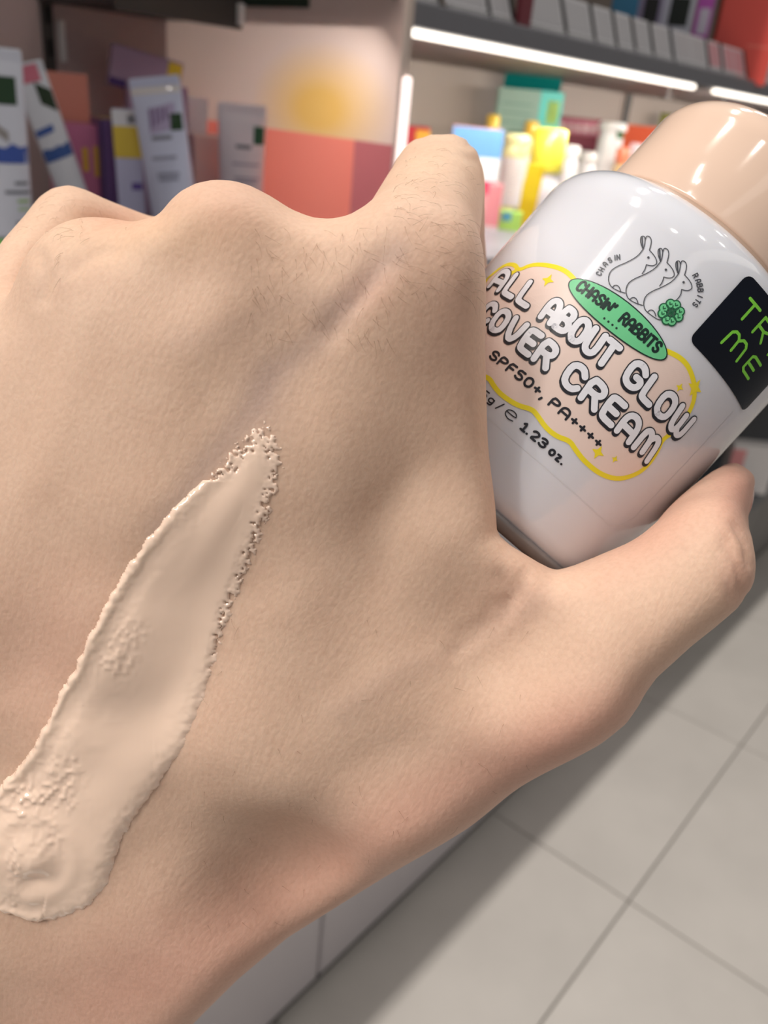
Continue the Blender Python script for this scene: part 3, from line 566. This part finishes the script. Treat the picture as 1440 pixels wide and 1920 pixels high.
for i, (dx, dy) in enumerate(((0, 0), (168, 118), (338, 238))):
    body = [(x+dx, y+dy) for x, y in RAB[1]+RAB[2]+RAB[3]+[(700, 560), (650, 650), (575, 668), (520, 652), (460, 622), (428, 590), (412, 530), (432, 460), (490, 415), (600, 370), (700, 312), (750, 245)]]
    for j, p in enumerate(RAB):
        q = [(x+dx, y+dy) for x, y in p]
        if i == 2 and j == 3: q = [(1118, 635), (1110, 690), (1050, 755)]
        if i == 2 and j == 4: q = q[:-2]+[(860, 905), (905, 928), (960, 915)]
        pr_l.stroke([E6(*a) for a in smooth_pl(q, 1)], .13, .12, 6)
    pr_l.disc(*E6(800+dx, 325+dy), .18, .12, 8)
    pr_l.stroke([E6(740+dx, 130+dy), E6(745+dx, 235+dy)], .2, .12, 6)
for k in range(4):
    for s_ in (-.33, .33):
        a = .5+k*math.pi/2+s_; c_ = E6(1018, 855); cu, cv = c_[0]+1.25*math.cos(a), c_[1]+1.25*math.sin(a)
        pr_gd.disc(cu, cv, .74, .14, 14); pr_g.disc(cu, cv, .54, .19, 14); pr_gd.stroke([(cu-.22, cv+.1), (cu, cv-.15), (cu+.2, cv+.12)], .15, .23, 6)
    a = .5+k*math.pi/2; pr_gd.stroke([c_, (c_[0]+1.0*math.cos(a), c_[1]+1.0*math.sin(a))], .16, .23, 6); a += math.pi/4; pr_gd.stroke([c_, (c_[0]+1.2*math.cos(a), c_[1]+1.2*math.sin(a))], .3, .22, 6)
def arc_text(s_, pts, h, wd):
    n = len(s_)
    for k, c in enumerate(s_):
        t = k/(n-1)*(len(pts)-1); i = min(int(t), len(pts)-2); f_ = t-i; a, b = pts[i], pts[i+1]; p = (a[0]+(b[0]-a[0])*f_, a[1]+(b[1]-a[1])*f_); an = math.atan2(b[1]-a[1], b[0]-a[0])
        for q in GL[c][1]: pr_l.stroke([(p[0]+math.cos(an)*(x-GL[c][0]/2)*h*.75-math.sin(an)*y*h, p[1]+math.sin(an)*(x-GL[c][0]/2)*h*.75+math.cos(an)*y*h) for x, y in q], wd, .12, 6)
arc_text('CHASIN', [E6(*p) for p in ((345, 490), (370, 450), (400, 405), (440, 370), (480, 350), (512, 345))], .75, .16)
arc_text('RABBITS', [E6(*p) for p in ((1230, 512), (1255, 560), (1268, 600), (1275, 640), (1272, 690), (1255, 730), (1230, 765))], .75, .16)
# clear label film edge
pr_f.stroke([(-26, -28.0), (0, -28.0), (19.5, -27.8), (22, -26.4), (23.2, -24), (23.6, -10), (23.6, -2)], .16, .03, 6)
# TRY ME sticker
r_ = 1.2; stk = []
for cx, cy, a0 in ((26-r_, 11.9-r_, 0), (7.5+r_, 11.9-r_, 90), (7.5+r_, -.6+r_, 180), (26-r_, -.6+r_, 270)):
    for k in range(7): a = math.radians(a0+k*15); stk.append((cx+r_*math.cos(a), cy+r_*math.sin(a)))
full = []
for a, b in zip(stk, stk[1:]+stk[:1]):
    L = math.hypot(b[0]-a[0], b[1]-a[1]); k = max(1, int(L/1.0)); full += [(a[0]+(b[0]-a[0])*i/k, a[1]+(b[1]-a[1])*i/k) for i in range(k)]
pr_n.fill(full, .14, (16.7, 5.6), 14)
for q in text_strokes('TRY', 10.3, 21.2, 6.9, 2.75, .42, True): pr_t.stroke(q, .46, .18, 8)
for q in text_strokes('ME', 11.7, 20.4, 2.5, 2.65, .42, True): pr_t.stroke(q, .46, .18, 8)
pr_p.build('label_panel', mat('print_pale_peach', (240, 216, 206), .35, .01), bott, 'pale peach cloud-shaped print')
pr_y.build('label_border', mat('print_yellow', (246, 226, 48), .35, .02), bott, 'yellow cloud outline with small stars')
pr_b.build('lettering_outline', mat('print_ink', (42, 42, 50), .35, .02), bott, 'dark outlines and small dark print')
pr_w.build('lettering', mat('print_white', (238, 238, 246), .35, .01), bott, 'white bubble lettering')
em = pr_g.build('emblem', mat('print_green', (112, 204, 146), .35, .02), bott, 'green oval name badge')
pr_k.build('emblem_lettering', mat('print_black', (26, 48, 44), .35, .02), em)
pr_gd.build('clover_outline', mat('print_dark_green', (34, 96, 66), .35, .02), em)
pr_l.build('line_drawing', mat('print_grey_line', (70, 72, 80), .35, .02), bott, 'fine line drawing of three rabbits')
pr_f.build('film_edge', mat('film_edge_grey', (216, 216, 222), .3, .02), bott)
sk = pr_n.build('sticker', mat('sticker_black_navy', (7, 13, 28), .2, .5, 90, coat=.1, spec=.35), bott, 'black tester sticker with lime lettering')
pr_t.build('sticker_lettering', mat('print_lime', (136, 222, 72), .35, .02), sk)
# ================================================================= PRODUCTS ON THE SHELVES
def C(rgb, rough=.35, coat=.2): return mat('product_%d_%d_%d_%d' % (*rgb, int(rough*100)), rgb, rough, .03, 30, coat=coat)
WHITE = (232, 232, 238); INK = (120, 122, 134); TAGG = (34, 66, 38)
def place(l, r, ytop, ymid, Y, base=DECK, face=1.0):
    p = yp((l+r)/2, ymid, Y); depth = (p-EYE)@(M@np.array([0, 0, -1])); W = (r-l)*depth/F
    top = yp((l+r)/2, ytop, Y)[2]; return (p[0], Y, base), W, top-base, -math.atan2(p[0], Y)*face
def sup(W, D, z, n=28, e=2.0):
    out = []
    for k in range(n):
        a = 2*math.pi*k/n; c, s_ = math.cos(a), math.sin(a)
        out.append((W/2*math.copysign(abs(c)**(2/e), c), D/2*math.copysign(abs(s_)**(2/e), s_), z))
    return out
def loft(name, rings, m, parent, smooth=True):
    n = len(rings[0]); V = [v for r in rings for v in r]; Fc = []
    for i in range(len(rings)-1):
        for k in range(n): k2 = (k+1) % n; Fc.append((i*n+k, i*n+k2, (i+1)*n+k2, (i+1)*n+k))
    Fc.append(tuple(range(n))[::-1]); Fc.append(tuple((len(rings)-1)*n+k for k in range(n)))
    return mk(name, V, Fc, m, parent, smooth)
class Tube:      # squeeze tube standing on its cap, flat crimp at the top
    def __init__(s, e, W, H, body, capc, cap_h=.012):
        s.W, s.H, s.c = W, H, cap_h
        loft('cap', [sup(W*.62, W*.62, 0), sup(W*.64, W*.64, .001), sup(W*.64, W*.64, cap_h)], C(capc), e)
        rings = [sup(W*.66, W*.66, cap_h), sup(W*.9, W*.62, cap_h+.004)]
        for k in range(1, 9): t = k/9; rings.append(sup(s.w(t), s.d(t), cap_h+t*(H-cap_h-.010)))
        rings.append(sup(W, .0035, H-.010, 28, 3)); rings.append(sup(W, .002, H-.008, 28, 4)); rings.append(sup(W, .002, H-.002, 28, 4)); rings.append(sup(W*.95, .0018, H, 28, 4))
        s.body = loft('body', rings, C(body, .28), e)
        for k in range(4): box('crimp_ridge', -W*.46, W*.46, -.0014, .0014, H-.0088+k*.002, H-.0080+k*.002, C(body, .28), s.body)
    def w(s, t): return s.W*(.9+.1*t)
    def d(s, t): return s.W*.62*(1-t)**.8+.003
    def front(s, a, z):
        t = min(max((z-s.c)/(s.H-s.c-.010), .02), 1); w_, d_ = s.w(t), s.d(t); return (a*w_/2, -d_/2*math.sqrt(max(0, 1-a*a))-.0006, z)
    def patch(s, name, a0, a1, t0, t1, rgb, slope=0, wave=0):
        V = []; Fc = []; nu, nv = 8, 3
        for j in range(nv+1):
            for i in range(nu+1):
                f_ = i/nu; z = s.H*(t0+(t1-t0)*j/nv)+slope*s.H*(f_-.5)+(wave*s.H*(random.random()-.3) if j == nv else 0); V.append(s.front(max(-.97, min(.97, a0+(a1-a0)*f_)), z))
        for j in range(nv):
            for i in range(nu): k = j*(nu+1)+i; Fc.append((k, k+1, k+nu+2, k+nu+1))
        mk(name, V, Fc, C(rgb, .4), s.body)
class Carton:
    def __init__(s, e, W, D, H, rgb, top=None):
        s.W, s.D, s.H = W, D, H; s.body = box('body', -W/2, W/2, -D/2, D/2, 0, H, C(rgb, .45, .1), e, .0008)
        if top: box('top_flap', -W/2+.001, W/2-.001, -D/2+.001, D/2-.001, H, H+.0008, C(top, .5, 0), e)
    def patch(s, name, a0, a1, t0, t1, rgb): box(name, a0*s.W/2, a1*s.W/2, -s.D/2-.0005, -s.D/2, t0*s.H, t1*s.H, C(rgb, .45, .1), s.body)
    def side(s, name, a0, a1, t0, t1, rgb, sg=1): x = sg*s.W/2; box(name, min(x, x+sg*.0005), max(x, x+sg*.0005), a0*s.D/2, a1*s.D/2, t0*s.H, t1*s.H, C(rgb, .45, .1), s.body)
def thing(name, label, cat, loc, phi, lean=0, group=None):
    e = empty(name, loc); e.rotation_mode = 'XYZ'; e.matrix_world = Matrix.Translation(loc)@Matrix.Rotation(phi, 4, 'Z')@Matrix.Rotation(lean, 4, 'Y'); tag(e, label, cat, group); return e
G1 = 'products in the left shelf bay'; G2 = 'products in the right shelf bay'; G3 = 'goods on the upper shelf'
# --- left bay
loc, W, H, ph = place(-62, 50, 88, 260, .70); e = thing('squeeze_tube', 'large upright white tube with blue wave band at the left picture edge', 'tube', loc, ph, 0, G1)
t = Tube(e, W, H, (226, 228, 240), (110, 190, 70)); t.patch('price_tag', .12, .74, .74, .87, TAGG); t.patch('blue_wave', -.97, .97, .46, .53, (64, 92, 176), 0, .05); t.patch('grey_mark', .0, .38, .58, .63, (160, 154, 152), -.04)
for a0, a1, t0, rgb in ((.45, .9, .355, INK), (.1, .95, .31, INK), (.5, .9, .265, (168, 202, 130)), (.5, .9, .225, (190, 214, 170)), (.4, .95, .155, INK)): t.patch('print_line', a0, a1, t0, t0+.016, rgb)
loc, W, H, ph = place(134, 190, 130, 430, .775); e = thing('squeeze_tube', 'white tube with pink top and two blue bands leaning left', 'tube', loc, ph, math.radians(-17), G1)
t = Tube(e, W, .148, (226, 228, 236), (225, 228, 236)); t.patch('pink_print', -.95, .6, .89, .985, (214, 120, 140)); t.patch('price_tag', .1, .95, .74, .86, (30, 52, 26), -.06); t.patch('blue_band', -.9, .3, .60, .64, (70, 100, 170), .02); t.patch('blue_band', -.95, .95, .45, .52, (58, 92, 160), .02, .02)
loc, W, H, ph = place(98, 184, 230, 290, .82); e = thing('carton', 'magenta pink carton with yellow figure print and raised orange flap', 'box', loc, ph*.75, 0, G1)
t = Carton(e, W, .045, H, (206, 118, 158)); t.patch('yellow_figure', .15, .4, .55, .78, (228, 176, 60)); t.patch('yellow_figure', .62, .86, .5, .8, (228, 176, 60)); t.patch('red_band', -.95, .95, .08, .22, (172, 66, 84))
fp = box('raised_flap', -W*.5, W*.46, .018, .0195, H-.002, H+.046, C((208, 134, 118), .5), e, .0006); fp.rotation_euler = (math.radians(-6), 0, 0)
loc, W, H, ph = place(182, 220, 222, 300, .795); e = thing('carton', 'narrow dark purple carton with a tan top', 'box', loc, ph*.6, 0, G1)
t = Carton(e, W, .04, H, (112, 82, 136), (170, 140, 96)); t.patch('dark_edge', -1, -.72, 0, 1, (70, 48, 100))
loc, W, H, ph = place(222, 270, 205, 300, .755); e = thing('carton', 'slim white carton with a yellow band and lavender lower half', 'box', loc, ph, math.radians(-2), G1)
t = Carton(e, W, .018, H, (196, 196, 226)); t.patch('white_top', -1, 1, .87, .995, (226, 226, 232)); t.patch('grey_figure', .1, .8, .89, .96, (150, 150, 160)); t.patch('yellow_band', -1, 1, .62, .87, (226, 196, 74)); t.patch('purple_word', .1, .9, .36, .42, (104, 84, 160))
loc, W, H, ph = place(238, 345, 158, 200, .865); e = thing('carton', 'lavender carton with tilted open lid and yellow square sticker', 'box', loc, ph*.8, 0, G1)
t = Carton(e, W, .05, H, (168, 140, 172)); ld = box('open_lid', -W*.72, W*.44, -.02, .02, H-.004, H+.036, C((172, 146, 176), .5), e, .001); ld.rotation_euler = (0, math.radians(10), 0); ld.location = (-.028, 0, -.006)
box('yellow_sticker', W*.19, W*.42, -.021, -.02, H+.010, H+.034, C((230, 200, 50), .5), ld); box('dark_slot', -W*.72, -W*.45, -.0208, -.02, H-.003, H+.004, C((70, 40, 110), .6), ld)
loc, W, H, ph = place(286, 384, 172, 395, .70); e = thing('squeeze_tube', 'big pale blue-white tube with purple doodle print leaning left', 'tube', loc, ph-math.radians(24), math.radians(-9), G1)
t = Tube(e, W, H+.012, (216, 220, 244), (206, 208, 230)); t.patch('white_top', -.97, .97, .90, .945, (232, 226, 226)); t.patch('doodle', -.35, .7, .68, .83, (190, 176, 210), .03)
for k in range(4): t.patch('doodle_line', -.3+k*.2, -.2+k*.2, .70+k*.015, .82, (120, 96, 140), .02)
t.patch('price_tag', .5, .93, .68, .78, (30, 66, 28)); t.patch('print_word', -.3, .5, .63, .655, (140, 140, 156))
for a0, a1, t0 in ((-.4, .6, .51), (-.25, .65, .41), (-.2, .6, .38)): t.patch('print_line', a0, a1, t0, t0+.022, (164, 166, 188))
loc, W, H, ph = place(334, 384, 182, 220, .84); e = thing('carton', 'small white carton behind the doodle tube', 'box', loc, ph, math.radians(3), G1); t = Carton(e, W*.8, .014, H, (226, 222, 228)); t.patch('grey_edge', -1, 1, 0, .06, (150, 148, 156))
loc, W, H, ph = place(372, 414, 214, 235, .885); e = thing('carton', 'orange carton behind the pale pink one', 'box', loc, ph, 0, G1); t = Carton(e, W, .03, H, (222, 104, 48)); t.patch('pale_strip', -1, 1, .0, .3, (236, 180, 150))
loc, W, H, ph = place(358, 416, 254, 300, .80); e = thing('carton', 'pale pink carton between the two upright white tubes', 'box', loc, ph*.7, 0, G1); t = Carton(e, W, .04, H, (220, 186, 184), (232, 210, 204)); t.side('painted_shade', -1, 1, 0, 1, (200, 166, 168), -1)  # side face in a darker pink, shade put into its colour
loc, W, H, ph = place(409, 497, 195, 300, .735); e = thing('squeeze_tube', 'white and blush tube with dark green tag beside the coral part of the divider', 'tube', loc, ph, 0, G1)
t = Tube(e, W, H, (230, 222, 230), (224, 206, 212)); t.patch('price_tag', .5, .95, .70, .84, (38, 84, 56)); t.patch('print_word', -.25, .4, .66, .69, INK)
for a0, a1, t0 in ((-.4, .8, .53), (-.3, .8, .42), (-.3, .7, .39)): t.patch('print_line', a0, a1, t0, t0+.018, (170, 164, 182))
# --- right bay
class Flask:
    def __init__(s, e, W, H, rgb, caprgb, cap_f=.25, neck=.5):
        r = W/2; hb = H*(1-cap_f); s.r, s.H = r, H
        s.body = lathe('body', [(r*.9, 0), (r, .002), (r, hb-r*.5), (r*.92, hb-r*.25), (r*neck, hb-.002), (r*neck, hb+.002)], C(rgb, .2, .4), e, 32)
        s.cap = lathe('cap', [(r*neck*1.15, hb+.001), (r*neck*1.2, hb+.002), (r*neck*1.15, H-.002), (r*neck*.95, H)], C(caprgb, .3, .3), e, 28)
    def band(s, name, t0, t1, rgb, a0=-70, a1=70):
        V = []; Fc = []; n = 12
        for k in range(n+1):
            a = math.radians(a0+(a1-a0)*k/n); V += [((s.r+.0004)*math.sin(a), -(s.r+.0004)*math.cos(a), s.H*t0), ((s.r+.0004)*math.sin(a), -(s.r+.0004)*math.cos(a), s.H*t1)]
        mk(name, V, [(2*k, 2*k+2, 2*k+3, 2*k+1) for k in range(n)], C(rgb, .4), s.body)
loc, W, H, ph = place(742, 806, 237, 245, .82); e = thing('carton', 'red carton peeking out left of the index finger', 'box', loc, ph, 0, G2); t = Carton(e, W, .04, H, (196, 44, 54), (150, 20, 34)); t.patch('yellow_corner', .2, 1, .8, .97, (238, 176, 60))
loc, W, H, ph = place(842, 936, 238, 300, .70); e = thing('carton', 'carton with blue top, white middle and pink lower half', 'box', loc, ph*.9, 0, G2)
t = Carton(e, W, .03, H, (240, 170, 176)); t.patch('blue_band', -1, 1, .70, .995, (112, 166, 220)); t.patch('white_band', -1, 1, .46, .70, (238, 244, 248)); t.patch('crimson_patch', .2, .95, .32, .46, (236, 76, 112))
loc, W, H, ph = place(930, 1050, 168, 200, .855); e = thing('carton', 'sage green display carton with dark teal lid propped open', 'box', loc, ph*.9, 0, G2)
t = Carton(e, W, .05, H, (138, 166, 150)); t.patch('teal_strip', .3, 1, .45, 1, (92, 200, 186)); t.patch('white_strip', .25, 1, .2, .45, (226, 240, 238)); t.patch('yellow_square', .55, .9, .72, .92, (196, 226, 96))
for k in range(5): t.patch('print_line', -.85, .1, .86-k*.08, .875-k*.08, (112, 142, 126))
ld = box('open_lid', -W*.42, W*.46, -.017, .01, H, H+.002, C((0, 116, 112), .4), e, .0005); ld.rotation_euler = (math.radians(-58), 0, 0); ld.location = Vector((0, 0, H))-Matrix.Rotation(math.radians(-58), 3, 'X')@Vector((0, 0, H))+Vector((0, .004, .007))
for (l, r, yt, Y, rgb, crgb, cf, lab) in ((902, 928, 214, .83, (236, 214, 120), (240, 200, 70), .2, 'small bottle with golden cap behind the blue-topped carton'), (974, 1002, 226, .80, (238, 224, 150), (242, 196, 70), .2, 'small bottle with amber cap in front of the sage carton')):
    loc, W, H, ph = place(l, r, yt, 300, Y); e = thing('bottle', lab, 'bottle', loc, ph, 0, G2); f_ = Flask(e, W, H, rgb, crgb, cf, .8); f_.band('label', .3, .6, (240, 236, 226))
loc, W, H, ph = place(936, 984, 250, 320, .73); e = thing('bottle', 'pale yellow bottle with a white label beside the blue-topped carton', 'bottle', loc, ph, 0, G2); f_ = Flask(e, W, H, (244, 240, 176), (246, 242, 180), .12, .9); f_.band('label', .12, .72, (246, 240, 240)); f_.band('dark_figure', .02, .1, (90, 92, 84), 30, 70)
loc, W, H, ph = place(990, 1051, 240, 330, .66); e = thing('bottle', 'white bottle with a large lemon yellow cap', 'bottle', loc, ph, 0, G2); f_ = Flask(e, W*.92, H, (240, 236, 240), (252, 240, 80), .46, .94); f_.band('cream_print', .1, .45, (250, 232, 180), -60, -15)
loc, W, H, ph = place(972, 1003, 306, 380, .635); e = thing('carton', 'narrow mustard yellow carton in front of the lemon-capped bottle', 'box', loc, ph, math.radians(4), G2); t = Carton(e, W, .012, H, (224, 194, 30)); t.patch('amber_base', -1, 1, 0, .45, (214, 180, 20))
loc, W, H, ph = place(1044, 1122, 220, 260, .85); e = thing('carton', 'maroon carton with a row of pale pink lettering blocks', 'box', loc, ph, 0, G2); t = Carton(e, W, .04, H, (134, 40, 62)); t.patch('pink_top', -1, 1, .80, .97, (206, 120, 136))
for k in range(5): t.patch('pale_block', -.9+k*.36, -.64+k*.36, .83, .92, (244, 214, 216))
t.patch('dark_print', -.8, .8, .5, .66, (104, 24, 48))
for (l, r, yt, Y, lab) in ((1046, 1084, 272, .74, 'short white bottle right of the lemon-capped bottle'), (1082, 1118, 284, .76, 'short white bottle just left of the tall white bottle')):
    loc, W, H, ph = place(l, r, yt, 310, Y); e = thing('bottle', lab, 'bottle', loc, ph, 0, G2); f_ = Flask(e, W, H, (242, 236, 236), (244, 238, 232), .2, .8); f_.band('label', .2, .5, (232, 224, 228)); f_.band('maroon_foot', 0, .1, (140, 60, 60))
loc, W, H, ph = place(1114, 1160, 228, 300, .75); e = thing('bottle', 'tall white bottle with a small green tag before the orange carton', 'bottle', loc, ph, 0, G2); f_ = Flask(e, W, H, (244, 242, 240), (246, 244, 240), .1, .96); f_.band('green_tag', .82, .92, (70, 110, 70), 25, 70)
loc, W, H, ph = place(1164, 1250, 236, 270, .84); e = thing('carton', 'orange-red carton beside the peach bottle cap', 'box', loc, ph, 0, G2); t = Carton(e, W, .04, H, (226, 88, 40)); t.patch('red_corner', .3, 1, .0, .7, (222, 64, 40))
loc, W, H, ph = place(1150, 1178, 276, 310, .70); e = thing('bottle', 'small tan bottle with black foot and coral shoulder', 'bottle', loc, ph, 0, G2); f_ = Flask(e, W, H, (226, 190, 140), (246, 140, 104), .25, .8); f_.band('black_foot', .0, .5, (40, 36, 34), -80, 80)
loc, W, H, ph = place(1176, 1198, 268, 300, .71); e = thing('bottle', 'small pink-white bottle with a black stripe', 'bottle', loc, ph, 0, G2); f_ = Flask(e, W, H, (246, 206, 212), (248, 220, 224), .2, .8); f_.band('black_stripe', .5, .9, (40, 40, 44), -85, -50)
loc, W, H, ph = place(934, 978, 396, 412, .625); e = thing('carton', 'low lime green carton at the deck edge', 'box', loc, ph, 0, G2); t = Carton(e, W, .02, max(H, .02), (178, 226, 110)); t.patch('blue_dot', -.7, .1, .5, .95, (84, 160, 190))
loc, W, H, ph = place(912, 938, 345, 390, .635); e = thing('carton', 'slim pink carton wedged beside the index finger', 'box', loc, ph, 0, G2); t = Carton(e, W, .02, H, (246, 158, 164)); t.patch('white_foot', -1, 1, 0, .1, (246, 226, 226))
loc, W, H, ph = place(1236, 1264, 212, 230, .90); e = thing('carton', 'small olive green carton against the back panel', 'box', loc, ph, 0, G2); t = Carton(e, W, .02, H, (112, 116, 48)); t.patch('yellow_print', -.5, .5, .8, .95, (180, 170, 70))
# --- upper shelf: price cards in clear holders, goods behind
m_card = mat('card_white', (240, 238, 242), .3, .02, 60, coat=.4); m_cgrey = mat('card_grey_print', (206, 204, 208), .4, .05, 300)
cards = [(742, 822, 'cut off by the top of the picture next to the divider', 0), (838, 918, 'second from the divider, partly above the picture', 0), (924, 962, 'just left of the maroon strip', 0), (992, 1062, 'wide, just right of the maroon strip', 0), (1064, 1116, 'wide, second right of the maroon strip', 0), (1122, 1157, 'narrow, below the blue carton', 0), (1163, 1192, 'narrow, left half of the close pair', 0), (1195, 1226, 'narrow, right half of the close pair', 0), (1232, 1264, 'narrow, standing alone right of the close pair', 0), (1270, 1332, 'wide, below the magenta carton', 0), (1334, 1358, 'slim with pink print, left of the coral carton', 1), (1362, 1402, 'pink print, beside the coral carton', 1), (1428, 1470, 'cut off by the right picture edge', 0)]
for l, r, lab, pk in cards:
    yb = np.interp((l+r)/2, [735, 1440], [8, 150]); a = yp(l, yb, FRONT+.008); b = yp(r, yb, FRONT+.008); wd = b[0]-a[0]
    e = empty('price_card', ((a[0]+b[0])/2, FRONT+.010, SHELF+.0265), (math.radians(-22), 0, 0)); tag(e, 'white shelf price card, '+lab, 'price card', 'price cards on the upper shelf edge')
    box('card', -wd/2, wd/2, -.0006, .0006, 0, .046, m_card, e, .0002)
    n = max(1, int(wd/.045))
    for k in range(n): x0 = -wd/2+.004+k*(wd-.004)/n; box('printed_block', x0, x0+(wd-.004)/n-.005, -.0012, -.0006, .008, .042, mat('card_pink_print', (226, 168, 176), .4, .05, 300) if pk else m_cgrey, e)
    box('dark_end', wd/2, wd/2+.004, -.003, .004, 0, .046, m_dark, e)
    box('holder_foot', -wd/2, wd/2, -.004, .004, -.0005, .003, mat('clear_plastic', (235, 235, 235), .1, 0, trans=.8), e)
p = yp(975, 45, FRONT+.01); o = box('divider_strip', p[0]-.012, p[0]+.012, FRONT+.004, FRONT+.010, SHELF+.0262, SHELF+.075, C((112, 32, 46), .4)); tag(o, 'maroon divider strip between price cards on the upper shelf', 'divider')
for (l, r, Y, h, rgb, lab, ex) in ((1146, 1194, .66, .12, (66, 140, 184), 'blue carton on the upper shelf', None), (1196, 1240, .68, .12, (168, 156, 190), 'lavender carton on the upper shelf', (40, 38, 40)), (1242, 1300, .66, .13, (214, 216, 228), 'white carton with black print on the upper shelf', (24, 34, 28)), (1306, 1336, .64, .12, (196, 92, 190), 'magenta carton on the upper shelf', (214, 206, 222)), (840, 930, .70, .10, (206, 200, 196), 'pale carton on the upper shelf near the divider', None)):
    loc, W, H, ph = place(l, r, 0, 20, Y, SHELF+.02); e = thing('carton', lab, 'box', loc, ph, 0, G3); t = Carton(e, W, .04, h, rgb)
    if ex: t.patch('dark_print', -.5, .7, .5, .8, ex); t.patch('pale_band', -.9, .9, .25, .4, (226, 222, 232))
    else: t.patch('pale_band', -1, 1, .08, .2, (214, 220, 232))
loc, W, H, ph = place(1342, 1452, 0, 60, .612, SHELF+.02); e = thing('carton', 'large coral red carton at the top right of the picture', 'box', loc, ph*.8, 0, G3); t = Carton(e, W, .03, .16, (236, 92, 82)); t.patch('painted_sheen', .1, .8, .35, .37, (244, 128, 116)); t.side('orange_side', -1, 1, 0, 1, (222, 74, 48), -1)  # sheen on the front painted as a paler coral strip
# deck-edge price cards seen between index finger and bottle
for l, r, lab in ((912, 934, 'left of the two at the deck edge beside the finger'), (936, 972, 'right of the two at the deck edge beside the finger')):
    a = yp(l, 450, 0.497); b = yp(r, 450, 0.497); wd = b[0]-a[0]
    e = empty('price_card', ((a[0]+b[0])/2, 0.4985, DECK-.034), (math.radians(-4), 0, 0)); tag(e, 'grey clear-fronted price card, '+lab, 'price card', 'price cards at the deck edge')
    box('card', -wd/2, wd/2, -.0006, .0006, 0, .032, mat('card_grey_blue', (178, 182, 198), .3), e); box('printed_block', -wd*.4, wd*.3, -.0012, -.0006, .006, .024, m_cgrey, e)
# goods on the low board at the far right
e = empty('parcel', (2.50, .61, .33), (0, 0, -.9)); tag(e, 'white parcel with a pink end standing on the low slate board at far right', 'parcel'); t = Carton(e, .13, .05, .15, (240, 236, 236)); t.patch('pink_end', -1, -.4, .5, .9, (238, 158, 160))
V = []; Fc = []
bmm = bmesh.new(); bmesh.ops.create_icosphere(bmm, subdivisions=3, radius=1)
for v in bmm.verts: k = 1+.16*math.sin(7*v.co.x+3*v.co.z)+.12*math.sin(9*v.co.y+5*v.co.x); v.co = Vector((v.co.x*.13*k, v.co.y*.07*k, max(-.8, v.co.z)*.17*k+.165))
me = bpy.data.meshes.new('plastic_bag'); bmm.to_mesh(me); bmm.free(); o = link_mesh('plastic_bag', me, mat('dark_bag', (96, 96, 98), .25, .3, 30), None, True); o.location = (2.72, .78, .345); tag(o, 'crumpled dark grey plastic bag behind the bottle at far right', 'bag')
